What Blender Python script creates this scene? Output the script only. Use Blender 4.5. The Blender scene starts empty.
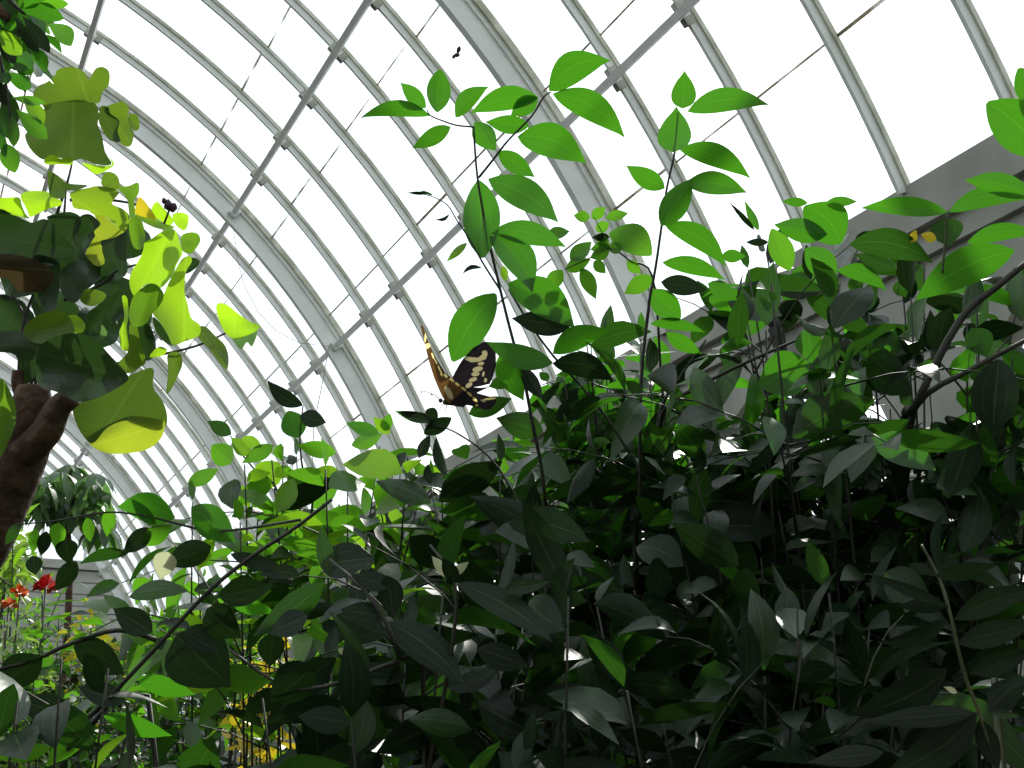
import bpy, math, random
from math import sin, cos, pi, radians
from mathutils import Vector as V, Matrix
from mathutils.geometry import delaunay_2d_cdt

C = bpy.context.scene.collection
rng = random.Random(11)

# ------------------------------------------------------------------ camera
EYE = V((0, 0, 1.5)); FPX = 1413.98
YAW, PITCH = 0.41572, 0.28966
FW = V((sin(YAW)*cos(PITCH), cos(YAW)*cos(PITCH), sin(PITCH)))
RT = V((cos(YAW), -sin(YAW), 0)); UP = RT.cross(FW)
cd = bpy.data.cameras.new('camera'); cam = bpy.data.objects.new('camera', cd); C.objects.link(cam)
cam.matrix_world = Matrix(((RT.x, UP.x, -FW.x, EYE.x), (RT.y, UP.y, -FW.y, EYE.y), (RT.z, UP.z, -FW.z, EYE.z), (0, 0, 0, 1)))
cd.sensor_width = 36; cd.lens = FPX/1024*36; cd.clip_start = .05; cd.clip_end = 200
bpy.context.scene.camera = cam

def at(px, py, d):                      # point seen at a pixel, d metres in front
    return EYE + (FW + RT*((px-512)/FPX) - UP*((py-384)/FPX))*d
def pix(p):
    q = p-EYE; z = q.dot(FW)
    return (512+FPX*q.dot(RT)/z, 384-FPX*q.dot(UP)/z) if z > .05 else (-9999, -9999)

# ------------------------------------------------------------------ node helpers
def mat(name):
    m = bpy.data.materials.new(name); m.use_nodes = True
    nt = m.node_tree; nt.nodes.clear()
    out = nt.nodes.new('ShaderNodeOutputMaterial')
    return m, nt, out
def N(nt, t, **kw):
    n = nt.nodes.new('ShaderNode'+t)
    for k, v in kw.items():
        if hasattr(n, k): setattr(n, k, v)
        else: n.inputs[k.replace('_', ' ')].default_value = v
    return n
def L(nt, a, b): nt.links.new(a, b)
def math_(nt, op, a, b=None, c=None):
    n = nt.nodes.new('ShaderNodeMath'); n.operation = op
    for i, x in enumerate((a, b, c)):
        if x is None: continue
        if isinstance(x, (int, float)): n.inputs[i].default_value = x
        else: L(nt, x, n.inputs[i])
    return n.outputs[0]
def mix(nt, fac, a, b):
    n = nt.nodes.new('ShaderNodeMix'); n.data_type = 'RGBA'
    for s, x in ((n.inputs['Factor'], fac), (n.inputs['A'], a), (n.inputs['B'], b)):
        if isinstance(x, tuple): s.default_value = (*x, 1) if len(x) == 3 else x
        elif isinstance(x, (int, float)): s.default_value = x
        else: L(nt, x, s)
    return n.outputs['Result']
def ramp(nt, fac, stops):
    n = nt.nodes.new('ShaderNodeValToRGB'); L(nt, fac, n.inputs[0])
    e = n.color_ramp.elements
    while len(e) < len(stops): e.new(.5)
    for x, (p, c) in zip(e, stops): x.position = p; x.color = (*c, 1)
    return n.outputs[0]

def leaf_mat(name, dark, light, trans, tfac=.45, rough=.34, spec=.5, vein=.2, veins='long', patch=None, vcol=(.25, .34, .1)):
    m, nt, out = mat(name)
    geo = N(nt, 'NewGeometry'); oi = N(nt, 'ObjectInfo'); uv = N(nt, 'UVMap'); tc = N(nt, 'TexCoord')
    sep = N(nt, 'SeparateXYZ'); L(nt, uv.outputs[0], sep.inputs[0])
    u = math_(nt, 'ABSOLUTE', math_(nt, 'MULTIPLY_ADD', sep.outputs[0], 2., -1.)); v = sep.outputs[1]
    r = math_(nt, 'FRACT', math_(nt, 'ADD', geo.outputs['Random Per Island'], oi.outputs['Random']))
    no = N(nt, 'TexNoise', Scale=14., Detail=3.); L(nt, tc.outputs['Object'], no.inputs[0])
    k = math_(nt, 'MULTIPLY_ADD', no.outputs[0], .5, math_(nt, 'MULTIPLY_ADD', r, .9, -.2))
    base = mix(nt, k, dark, light)
    tcol = mix(nt, r, trans, tuple(x*.78 for x in trans))
    if patch:
        n2 = N(nt, 'TexNoise', Scale=patch[1], Detail=2.); L(nt, tc.outputs['Object'], n2.inputs[0])
        pm = ramp(nt, n2.outputs[0], [(patch[2], (0, 0, 0)), (patch[2]+.08, (1, 1, 1))])
        base = mix(nt, pm, base, patch[0]); tcol = mix(nt, pm, tcol, patch[0])
    # vein pattern : midrib plus arched or feathered side veins
    mid = math_(nt, 'LESS_THAN', u, .035)
    if veins == 'long':
        dv = math_(nt, 'ABSOLUTE', math_(nt, 'SUBTRACT', u, .5)); side = math_(nt, 'LESS_THAN', dv, .025)
        side = math_(nt, 'MULTIPLY', side, .45)
    else:
        w = math_(nt, 'FRACT', math_(nt, 'MULTIPLY', math_(nt, 'SUBTRACT', v, math_(nt, 'MULTIPLY', u, .28)), 9.))
        side = math_(nt, 'MULTIPLY', math_(nt, 'LESS_THAN', w, .09), .6)
    vm = math_(nt, 'MULTIPLY', math_(nt, 'MAXIMUM', mid, side), vein)
    base = mix(nt, vm, base, vcol)
    tcol = mix(nt, math_(nt, 'MULTIPLY', vm, .8), tcol, tuple(min(1, x*1.35+.03) for x in trans))
    p = N(nt, 'BsdfPrincipled', Roughness=rough); p.inputs['Specular IOR Level'].default_value = spec
    L(nt, base, p.inputs['Base Color'])
    bn = N(nt, 'TexNoise', Scale=55., Detail=2.); L(nt, tc.outputs['Object'], bn.inputs[0])
    bp = N(nt, 'Bump', Strength=.22, Distance=.004); L(nt, bn.outputs[0], bp.inputs['Height']); L(nt, bp.outputs[0], p.inputs['Normal'])
    t = N(nt, 'BsdfTranslucent'); L(nt, tcol, t.inputs[0])
    ms = N(nt, 'MixShader'); ms.inputs[0].default_value = tfac
    L(nt, p.outputs[0], ms.inputs[1]); L(nt, t.outputs[0], ms.inputs[2]); L(nt, ms.outputs[0], out.inputs[0])
    return m

def plain(name, c1, c2=None, rough=.6, scale=20., metal=0., spec=.4, bump=0.):
    m, nt, out = mat(name); p = N(nt, 'BsdfPrincipled', Roughness=rough, Metallic=metal); p.inputs['Specular IOR Level'].default_value = spec
    tc = N(nt, 'TexCoord'); no = N(nt, 'TexNoise', Scale=scale, Detail=4.); L(nt, tc.outputs['Object'], no.inputs[0])
    L(nt, ramp(nt, no.outputs[0], [(.35, c1), (.68, c2 or c1)]), p.inputs['Base Color'])
    if bump:
        bp = N(nt, 'Bump', Strength=bump, Distance=.02); L(nt, no.outputs[0], bp.inputs['Height']); L(nt, bp.outputs[0], p.inputs['Normal'])
    L(nt, p.outputs[0], out.inputs[0]); return m

M = {}
M['hero'] = leaf_mat('fresh_leaf', (.012, .05, .009), (.026, .085, .014), (.085, .36, .012), tfac=.45, rough=.32)
M['small'] = leaf_mat('young_leaf', (.02, .08, .01), (.05, .14, .015), (.15, .46, .016), tfac=.48)
M['lime'] = leaf_mat('lime_leaf', (.05, .15, .015), (.12, .25, .02), (.30, .62, .02), tfac=.5)
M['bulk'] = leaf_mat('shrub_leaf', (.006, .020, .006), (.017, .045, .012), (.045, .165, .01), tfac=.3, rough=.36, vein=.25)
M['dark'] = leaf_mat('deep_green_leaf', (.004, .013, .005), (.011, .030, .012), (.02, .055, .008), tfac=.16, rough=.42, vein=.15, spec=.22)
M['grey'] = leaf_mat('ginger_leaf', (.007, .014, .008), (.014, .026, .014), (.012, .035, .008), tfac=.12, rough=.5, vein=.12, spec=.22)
M['bigshade'] = leaf_mat('broad_deep_green_shade_leaf', (.014, .04, .01), (.035, .075, .016), (.09, .17, .015), tfac=.42, rough=.34, veins='feather', vcol=(.08, .12, .04), vein=.25)  # deep green; also carries the shade painted on parts of split leaves
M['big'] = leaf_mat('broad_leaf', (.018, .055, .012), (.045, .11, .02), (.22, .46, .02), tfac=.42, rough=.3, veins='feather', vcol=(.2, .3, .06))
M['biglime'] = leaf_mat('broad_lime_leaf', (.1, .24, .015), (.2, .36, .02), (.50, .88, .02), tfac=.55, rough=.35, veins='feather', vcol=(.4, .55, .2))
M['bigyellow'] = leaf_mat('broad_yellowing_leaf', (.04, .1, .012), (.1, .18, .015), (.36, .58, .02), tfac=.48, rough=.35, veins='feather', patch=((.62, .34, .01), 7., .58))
M['bigdark'] = leaf_mat('broad_shaded_leaf', (.008, .022, .01), (.02, .045, .018), (.05, .13, .02), tfac=.2, rough=.28, veins='feather', vcol=(.08, .12, .05))  # dark glossy leaf; shade inside the crown is put into the colour
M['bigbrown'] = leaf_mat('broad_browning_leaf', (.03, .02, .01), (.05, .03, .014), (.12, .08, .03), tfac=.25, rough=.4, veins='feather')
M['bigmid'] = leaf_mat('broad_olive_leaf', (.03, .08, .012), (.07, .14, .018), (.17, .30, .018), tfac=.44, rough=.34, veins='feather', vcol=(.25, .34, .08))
M['bigolive'] = leaf_mat('broad_yellow_sun_toned_leaf', (.10, .16, .015), (.18, .22, .02), (.46, .58, .03), tfac=.5, rough=.36, veins='feather', vcol=(.4, .45, .12))  # yellow leaf; also the sunlight put into the lowest lobe's colour
M['gold'] = leaf_mat('golden_leaf', (.5, .36, .01), (.7, .52, .02), (.9, .7, .03), tfac=.4)
M['croton'] = leaf_mat('croton_leaf', (.12, .26, .02), (.55, .3, .03), (.6, .6, .04), tfac=.4)
M['meadow'] = leaf_mat('grassy_leaf', (.05, .13, .02), (.2, .3, .05), (.35, .6, .06), tfac=.4)
M['hazy'] = leaf_mat('umbrella_leaf', (.03, .07, .03), (.07, .14, .05), (.2, .42, .1), tfac=.35, rough=.4)
M['cream'] = leaf_mat('striped_pale_leaf', (.5, .52, .3), (.65, .66, .42), (.75, .8, .45), tfac=.45, veins='feather', vein=.7, vcol=(.12, .2, .05))
M['red'] = plain('red_petal', (.6, .01, .02), (.75, .05, .03), .5)
M['orange'] = plain('coral_petal', (.75, .1, .03), (.8, .25, .05), .5)
M['stem'] = plain('green_stem', (.03, .045, .015), (.06, .08, .025), .5, 40.)
M['twig'] = plain('dark_twig', (.016, .018, .012), (.035, .034, .022), .6, 40.)
M['palestem'] = plain('pale_stem', (.06, .075, .035), (.1, .11, .05), .5, 40.)
M['bark'] = plain('brown_bark', (.05, .028, .018), (.12, .07, .045), .8, 30., bump=.8)
M['steel'] = plain('grey_white_paint', (.60, .63, .60), (.70, .73, .70), .5, 5.)
M['steelstain'] = plain('algae_stained_paint', (.36, .37, .27), (.60, .61, .52), .55, 9.)
M['bar'] = plain('grey_purlin_paint', (.66, .69, .68), (.76, .78, .77), .5, 8.)
M['clip'] = plain('dull_grey_clip', (.26, .26, .22), (.36, .36, .31), .6)
M['eave'] = plain('grey_eave_paint', (.225, .235, .20), (.305, .31, .275), .6, 4.)
M['iron'] = plain('black_iron', (.012, .012, .014), (.02, .02, .022), .5)
M['wire'] = plain('grey_wire', (.16, .16, .16), (.25, .25, .25), .4, metal=.5)
M['soil'] = plain('dark_soil', (.02, .014, .009), (.05, .036, .022), .95, 18., bump=.6)
def wing_mat(name, c1, c2, t, tf):
    m = plain(name, c1, c2, .7, 140., spec=.2); nt = m.node_tree; o = [n for n in nt.nodes if n.type == 'OUTPUT_MATERIAL'][0]; b = [n for n in nt.nodes if n.type == 'BSDF_PRINCIPLED'][0]
    tl = N(nt, 'BsdfTranslucent'); tl.inputs[0].default_value = (*t, 1); ms = N(nt, 'MixShader'); ms.inputs[0].default_value = tf
    L(nt, b.outputs[0], ms.inputs[1]); L(nt, tl.outputs[0], ms.inputs[2]); L(nt, ms.outputs[0], o.inputs[0]); return m
M['wing'] = wing_mat('black_brown_wing', (.012, .010, .014), (.03, .022, .03), (.022, .016, .022), .25)
M['wingwarm'] = wing_mat('golden_brown_wing', (.03, .014, .008), (.16, .075, .022), (.2, .1, .03), .35)
M['spot'] = wing_mat('cream_wing_spot', (.5, .42, .2), (.6, .52, .28), (.42, .36, .2), .45)
M['goldspot'] = wing_mat('gold_wing_spot', (.9, .6, .12), (.95, .78, .35), (1., .82, .32), .75)
M['fur'] = plain('dark_insect_body', (.02, .02, .018), (.05, .045, .03), .7, 200.)
M['plum'] = plain('dark_plum_bud', (.02, .008, .02), (.04, .015, .035), .6)

# siding
m, nt, out = mat('grey_siding'); M['siding'] = m
p = N(nt, 'BsdfPrincipled', Roughness=.6); tc = N(nt, 'TexCoord'); se = N(nt, 'SeparateXYZ'); L(nt, tc.outputs['Object'], se.inputs[0])
fr = math_(nt, 'FRACT', math_(nt, 'MULTIPLY', se.outputs[2], 6.)); gap = math_(nt, 'LESS_THAN', fr, .12)
no = N(nt, 'TexNoise', Scale=3.); L(nt, tc.outputs['Object'], no.inputs[0])
L(nt, mix(nt, gap, ramp(nt, no.outputs[0], [(.3, (.30, .31, .28)), (.7, (.40, .41, .38))]), (.12, .12, .11)), p.inputs['Base Color']); L(nt, p.outputs[0], out.inputs[0])
# glass: clear with a thin film of dirt and a weak reflection
m, nt, out = mat('roof_glass'); M['glass'] = m
tr = N(nt, 'BsdfTransparent'); tr.inputs[0].default_value = (.96, .98, .97, 1)
gl = N(nt, 'BsdfGlossy', Roughness=.05); gl.inputs[0].default_value = (.9, .95, .95, 1)
fz = N(nt, 'Fresnel', IOR=1.3); ms = N(nt, 'MixShader')
L(nt, math_(nt, 'MULTIPLY', fz.outputs[0], .5), ms.inputs[0]); L(nt, tr.outputs[0], ms.inputs[1]); L(nt, gl.outputs[0], ms.inputs[2])
tl = N(nt, 'BsdfTranslucent'); tl.inputs[0].default_value = (.8, .84, .84, 1)
no = N(nt, 'TexNoise', Scale=1.3, Detail=4.); tc = N(nt, 'TexCoord'); L(nt, tc.outputs['Object'], no.inputs[0])
m2 = N(nt, 'MixShader'); L(nt, math_(nt, 'MULTIPLY', no.outputs[0], .10), m2.inputs[0]); L(nt, ms.outputs[0], m2.inputs[1]); L(nt, tl.outputs[0], m2.inputs[2]); L(nt, m2.outputs[0], out.inputs[0])
# stained glass laps: brown-olive dirt broken by clean stretches
m, nt, out = mat('dirty_glass_lap'); M['lap'] = m
d = N(nt, 'BsdfPrincipled', Roughness=.8); tr = N(nt, 'BsdfTransparent'); ms = N(nt, 'MixShader'); tc = N(nt, 'TexCoord')
no = N(nt, 'TexNoise', Scale=2.2, Detail=3.); L(nt, tc.outputs['Object'], no.inputs[0])
n2 = N(nt, 'TexNoise', Scale=9.); L(nt, tc.outputs['Object'], n2.inputs[0])
L(nt, ramp(nt, n2.outputs[0], [(.35, (.22, .18, .1)), (.6, (.45, .38, .22))]), d.inputs['Base Color'])
L(nt, ramp(nt, no.outputs[0], [(.36, (.08, .08, .08)), (.5, (.9, .9, .9))]), ms.inputs[0]); L(nt, tr.outputs[0], ms.inputs[1]); L(nt, d.outputs[0], ms.inputs[2]); L(nt, ms.outputs[0], out.inputs[0])

# ------------------------------------------------------------------ mesh helpers
class MB:
    def __init__(s): s.v = []; s.f = []; s.uv = []; s.mi = []
    def add(s, vs, fs, uvs=None, mi=0):
        o = len(s.v); s.v += [V(p) for p in vs]; s.f += [tuple(i+o for i in f) for f in fs]
        s.uv += uvs or [(.5, .5)]*len(vs); s.mi += [mi]*len(fs)
    def build(s, name, mats, parent=None, origin=None, smooth=True):
        me = bpy.data.meshes.new(name)
        o0 = origin if origin is not None else (parent_origin(parent) if parent else V((0, 0, 0)))
        me.from_pydata([tuple(p-o0) for p in s.v], [], s.f)
        ul = me.uv_layers.new(name='UVMap'); flat = []
        for l in me.loops: flat += s.uv[l.vertex_index]
        ul.data.foreach_set('uv', flat)
        mats = mats if isinstance(mats, (list, tuple)) else [mats]
        for x in mats: me.materials.append(x)
        me.polygons.foreach_set('material_index', s.mi)
        me.polygons.foreach_set('use_smooth', [smooth]*len(s.f)); me.update()
        ob = bpy.data.objects.new(name, me); C.objects.link(ob)
        if parent:
            ob.parent = parent; ob.location = o0-parent_origin(parent); ORG[ob.name] = o0
        else:
            ob.location = o0; ORG[ob.name] = o0
        return ob
    def box(s, c, ax, ay, az, mi=0):          # centre and three half-axis vectors
        c = V(c); vs = [c+ax*i+ay*j+az*k for i in (-1, 1) for j in (-1, 1) for k in (-1, 1)]
        s.add(vs, [(0, 1, 3, 2), (4, 6, 7, 5), (0, 4, 5, 1), (2, 3, 7, 6), (0, 2, 6, 4), (1, 5, 7, 3)], None, mi)
    def bx(s, a, b, mi=0):
        a, b = V(a), V(b); h = (b-a)/2; s.box((a+b)/2, V((h.x, 0, 0)), V((0, h.y, 0)), V((0, 0, h.z)), mi)
    def bar(s, a, b, w, d, up, mi=0):
        a, b = V(a), V(b); t = (b-a); l = t.length; t.normalize(); x = t.cross(up).normalized(); y = x.cross(t)
        s.box((a+b)/2, x*w/2, y*d/2, t*l/2, mi)
    def tube(s, pts, r0, r1=None, n=6, mi=0):
        pts = [V(p) for p in pts]; r1 = r0 if r1 is None else r1; m_ = len(pts); vs = []; fs = []
        ref = V((.31, .17, .93))
        for i, p in enumerate(pts):
            t = (pts[min(i+1, m_-1)]-pts[max(i-1, 0)]).normalized()
            x = t.cross(ref)
            if x.length < .1: x = t.cross(V((1, 0, 0)))
            x.normalize(); y = t.cross(x); r = r0+(r1-r0)*i/(m_-1)
            vs += [p+(x*cos(2*pi*k/n)+y*sin(2*pi*k/n))*r for k in range(n)]
        for i in range(m_-1):
            fs += [(i*n+k, i*n+(k+1) % n, (i+1)*n+(k+1) % n, (i+1)*n+k) for k in range(n)]
        fs += [tuple(range(n))[::-1], tuple((m_-1)*n+k for k in range(n))]
        s.add(vs, fs, None, mi)
    def blob(s, c, r, mi=0, n=8, jit=0.):
        c = V(c); vs = []; fs = []
        R = r if isinstance(r, V) else V((r, r, r))
        for i in range(1, n):
            for k in range(n):
                a, b = pi*i/n, 2*pi*k/n; q = 1+rng.uniform(-jit, jit)
                vs.append(c+V((R.x*sin(a)*cos(b), R.y*sin(a)*sin(b), R.z*cos(a)))*q)
        vs += [c+V((0, 0, R.z)), c-V((0, 0, R.z))]; T = len(vs)-2
        for i in range(n-2): fs += [(i*n+k, (i+1)*n+k, (i+1)*n+(k+1) % n, i*n+(k+1) % n) for k in range(n)]
        fs += [(T, k, (k+1) % n) for k in range(n)] + [(T+1, (n-2)*n+(k+1) % n, (n-2)*n+k) for k in range(n)]
        s.add(vs, fs, None, mi)
    def leaf(s, B, T, W, Nn, prof='ell', n=7, across=4, fold=.12, curl=.06, bend=0., wav=0., ph=0., mi=0, droop=0.):
        B, T = V(B), V(T); A = T-B; Ln = A.length
        if Ln < 1e-5: return
        a = A/Ln; S = Nn.cross(a)
        if S.length < 1e-3: S = V((1, .3, .2)).cross(a)
        S.normalize(); nn = a.cross(S)
        vs, uvs, fs = [], [], []
        for i in range(n+1):
            t = i/n; w = PROF[prof](t)*W/2
            c = B+A*t+nn*(curl*Ln*4*t*(1-t))+S*(bend*Ln*4*t*(1-t)) - V((0, 0, 1))*droop*Ln*t*t
            for j in range(across+1):
                u = -1+2*j/across
                q = c+S*(w*u)+nn*(fold*abs(u)*w+wav*W*abs(u)*sin(t*9+ph+u*2.))
                vs.append(q); uvs.append(((u+1)/2, t))
        k = across+1
        for i in range(n):
            fs += [(i*k+j, i*k+j+1, (i+1)*k+j+1, (i+1)*k+j) for j in range(across)]
        s.add(vs, fs, uvs, mi)
ORG = {}
def parent_origin(p): return ORG[p.name]
PROF = {'ell': lambda t: max(.02, sin(pi*min(1, t)**.82))**.9*(1 if t < .8 else 1-(t-.8)*1.2),
        'ovate': lambda t: max(.02, sin(pi*t**.66))**.85*(1 if t < .75 else 1-(t-.75)*1.0),
        'obov': lambda t: max(.02, sin(pi*t**1.35))**.75,
        'lance': lambda t: max(.015, sin(pi*t**.75))**1.15,
        'oval': lambda t: max(.03, sin(pi*t**.95))**.7,
        'round': lambda t: max(.06, sin(pi*t**.8))**.48,
        'strap': lambda t: max(.05, sin(pi*(.06+.94*t)**.9))**.4}

def thing(name, label, cat, loc, group=None, kind=None):
    o = bpy.data.objects.new(name, None); C.objects.link(o); o.location = loc; ORG[o.name] = V(loc)
    o.empty_display_size = .1
    return tag(o, label, cat, group, kind)
def tag(o, label, cat, group=None, kind=None):
    if label: o['label'] = label
    if cat: o['category'] = cat
    if group: o['group'] = group
    if kind: o['kind'] = kind
    return o
def struct(o): o['kind'] = 'structure'; return o

# ------------------------------------------------------------------ glasshouse
SP = .6; XC = -2.82947*SP; ZC = 1.5+.03094*SP; RV = 9.13473*SP; PH = 15.43183*SP
AE = .41035; A0, A1 = AE, pi-AE
P0 = 1.0905; P1 = .8331; P2 = .6141
def vp(r, a, y): return V((XC+r*cos(a), y, ZC+r*sin(a)))
def ry(i): return PH-i*SP
IMIN, IMAX = -19, 21
XE, ZE = XC+RV*cos(AE), ZC+RV*sin(AE)         # right eave
XL = XC-RV*cos(AE)
Y0, Y1 = ry(IMAX), ry(IMIN)
NA = 64
def arc(mb, prof, y, a0=A0, a1=A1, n=NA, mi=0):   # closed profile of (radial offset, axial offset)
    k = len(prof); vs = []; fs = []
    for i in range(n+1):
        a = a0+(a1-a0)*i/n
        vs += [vp(RV+r, a, y+dy) for r, dy in prof]
    for i in range(n): fs += [(i*k+j, i*k+(j+1) % k, (i+1)*k+(j+1) % k, (i+1)*k+j) for j in range(k)]
    fs += [tuple(range(k)), tuple(n*k+j for j in range(k))[::-1]]
    mb.add(vs, fs, None, mi)
def rect(r0, r1, w): return [(r0, -w/2), (r1, -w/2), (r1, w/2), (r0, w/2)]
nrib = 0
for i in range(IMIN, IMAX+1):
    y = ry(i); mb = MB(); nrib += 1
    if i % 6 == 0:
        arc(mb, rect(-.025, .012, .085), y, mi=1); arc(mb, rect(-.05, -.025, .05), y)
        arc(mb, rect(-.15, -.05, .022), y); arc(mb, rect(-.16, -.15, .045), y)
        for a in (P0, P1, P2):
            for sg in (-1, 1):
                for aa in (a, pi-a): mb.box(vp(RV-.085, aa, y+sg*.035), V((sin(aa), 0, -cos(aa)))*.03, V((0, .02, 0)), V((cos(aa), 0, sin(aa)))*.035)
    else:
        arc(mb, rect(-.012, .010, .038), y, mi=1); arc(mb, rect(-.05, -.012, .018), y)
        for a in (P0, P1, P2):
            for aa in (a, pi-a):
                for sg in (-1, 1): mb.box(vp(RV-.046, aa+sg*.0068, y), V((sin(aa), 0, -cos(aa)))*.019, V((0, .016, 0)), V((cos(aa), 0, sin(aa)))*.022, 2)
    o = mb.build('trim_%d' % nrib, [M['steel'], M['steelstain'], M['clip']], origin=vp(RV, AE, y), smooth=False); struct(o)
# purlins
for a in (P0, P1, P2):
    for aa in (a, pi-a):
        nrib += 1; mb = MB(); c = vp(RV-.085, aa, (Y0+Y1)/2)
        mb.box(c, V((sin(aa), 0, -cos(aa)))*.017, V((0, (Y1-Y0)/2, 0)), V((cos(aa), 0, sin(aa)))*.018)
        struct(mb.build('trim_%d' % nrib, M['bar'], origin=c, smooth=False))
# glass bays with their stained laps
LAPS = [.402+.1258*k for k in range(1, 19)]
for k, i in enumerate(range(IMIN, IMAX)):
    mb = MB(); ya, yb = ry(i), ry(i+1); n = 32; vs = []
    for j in range(n+1):
        a = A0+(A1-A0)*j/n; vs += [vp(RV+.004, a, ya-.012), vp(RV+.004, a, yb+.012)]
    mb.add(vs, [(2*j, 2*j+1, 2*j+3, 2*j+2) for j in range(n)])
    w = struct(mb.build('window_%d' % (k+1), M['glass'], origin=vp(RV, AE, ya)))
    lb = MB()
    for a in LAPS:
        a += rng.uniform(-.003, .003)
        wdt = rng.uniform(.003, .007)
        lb.box(vp(RV-.006, a, (ya+yb)/2), V((sin(a), 0, -cos(a)))*wdt, V((0, SP/2-.03, 0)), V((cos(a), 0, sin(a)))*.004)
    lb.build('glass_lap', M['lap'], w, smooth=False)

# eaves, side walls with arched openings
def side_wall(x, sgn, name):
    mb = MB()
    mb.bx((x-.02, Y0, ZE-.17), (x+.10, Y1, ZE+.015)) if sgn > 0 else mb.bx((x-.10, Y0, ZE-.17), (x+.02, Y1, ZE+.015))
    xs = lambda a, b: (min(x+sgn*a, x+sgn*b), max(x+sgn*a, x+sgn*b))
    a, b = xs(.02, .12); mb.bx((a, Y0, ZE-.27), (b, Y1, ZE-.17))
    o = struct(mb.build('trim_eave_'+name, M['eave'], origin=V((x, (Y0+Y1)/2, ZE)), smooth=False))
    # arcaded wall: spandrels cut by arches, piers, low wall under
    mb = MB(); bay = 1.8; r = .72; zs = ZE-.27-.15-r; zb = 2.35; th = (.05, .16)
    nb = int((Y1-Y0)/bay); n = 16; a, b = xs(*th)
    yst = 4.78-bay*math.floor((4.78-Y0)/bay)
    yc = yst
    while yc < Y1-.3:
        pts = [(yc-bay/2, ZE-.27)]
        archy = [yc-r*cos(pi*q/n) for q in range(n+1)]; archz = [zs+r*sin(pi*q/n) for q in range(n+1)]
        for xx, fl in ((a, 0), (b, 1)):
            for q in range(n):
                f = [(xx, archy[q], archz[q]), (xx, archy[q+1], archz[q+1]), (xx, archy[q+1], ZE-.27), (xx, archy[q], ZE-.27)]
                mb.add(f, [(0, 1, 2, 3)])
        for q in range(n): mb.add([(a, archy[q], archz[q]), (b, archy[q], archz[q]), (b, archy[q+1], archz[q+1]), (a, archy[q+1], archz[q+1])], [(0, 1, 2, 3)])
        mb.bx((a, yc-bay/2, zb), (b, yc-r, ZE-.27)); mb.bx((a, yc+r, zb), (b, yc+bay/2, ZE-.27))
        yc += bay
    mb.bx((a, Y0, 0), (b, Y1, zb))
    c, d = xs(-.02, .2); mb.bx((c, Y0, zb), (d, Y1, zb+.06))
    struct(mb.build('wall_'+name, M['eave'], origin=V((x, (Y0+Y1)/2, 0)), smooth=False))
    global kwin
    yc = yst
    while yc < Y1-.3:
        fr = MB(); xm = x+sgn*.11
        fr.bx((xm-.015, yc-.018, zb+.06), (xm+.015, yc+.018, zs+r)); fr.bx((xm-.015, yc-r, zs-.02), (xm+.015, yc+r, zs+.02))
        kwin += 1; w = struct(fr.build('window_%d' % kwin, M['steel'], origin=V((xm, yc, zb)), smooth=False))
        gp = MB(); pts = [(xm, yc-r, zb+.06)]+[(xm, yc-r*cos(pi*q/n), zs+r*sin(pi*q/n)) for q in range(n+1)]+[(xm, yc+r, zb+.06)]
        gp.add(pts, [tuple(range(len(pts)))]); gp.build('pane', M['glass'], w, smooth=False)
        yc += bay
kwin = IMAX-IMIN
side_wall(XE, 1, 'right'); side_wall(XL, -1, 'left')
# iron strap that hangs from the eave
mb = MB(); mb.bar(at(774, 327, 5.95), at(786, 369, 5.93), .05, .03, V((1, 0, 0))); mb.bar(at(772, 325, 5.95), at(774, 318, 6.2), .03, .03, V((0, 1, 0)))
tag(mb.build('iron_strap', M['iron'], smooth=False, origin=at(774, 318, 6.2)), 'short black iron strap hanging tilted below the grey eave', 'strap')

# end walls
def end_wall(y, name, solid, mat_):
    mb = MB(); z1 = solid; pts = [V((XL, y, 0)), V((XE, y, 0))]
    aa = math.asin((z1-ZC)/RV)
    if z1 > ZE: pts += [vp(RV, AE+(aa-AE)*k/4, y) for k in range(5)] + [vp(RV, pi-aa+(aa-AE)*k/4, y) for k in range(5)]
    m_ = len(pts); vs = pts+[q+V((0, .15, 0)) for q in pts]
    mb.add(vs, [tuple(range(m_)), tuple(range(m_, 2*m_))[::-1]]+[(k, (k+1) % m_, (k+1) % m_+m_, k+m_) for k in range(m_)])
    xt = RV*cos(aa); mb.bx((XC-xt, y-.06, z1-.06), (XC+xt, y+.2, z1+.06))
    struct(mb.build('wall_'+name, mat_, origin=V((XC, y, 0)), smooth=False))
    global kwin
    kwin += 1; fr = MB()
    x = XC-4.8
    while x <= XC+4.8:
        q = RV**2-(x-XC)**2
        if q > 0 and ZC+q**.5 > z1: fr.bx((x-.02, y-.03, z1), (x+.02, y+.03, ZC+q**.5))
        x += .6
    z = z1+.9
    while z < ZC+RV-.3:
        h = (RV**2-(z-ZC)**2)**.5; fr.bx((XC-h, y-.025, z-.02), (XC+h, y+.025, z+.02)); z += .9
    w = struct(fr.build('window_%d' % kwin, M['steel'], origin=V((XC, y, z1)), smooth=False))
    gp = MB(); pts = [vp(RV, aa+(pi-2*aa)*k/40, y+.01) for k in range(41)]; gp.add(pts, [tuple(range(41))]); gp.build('pane', M['glass'], w, smooth=False)
end_wall(Y1, 'far', 4.75, M['siding'])
end_wall(Y0, 'near', 6.6, M['siding'])  # unseen wall, its siding carried up high to cut light on the foliage
mb = MB(); mb.bx((-45, -45, -.3), (45, 60, 0)); struct(mb.build('floor', M['soil'], smooth=False))

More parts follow.
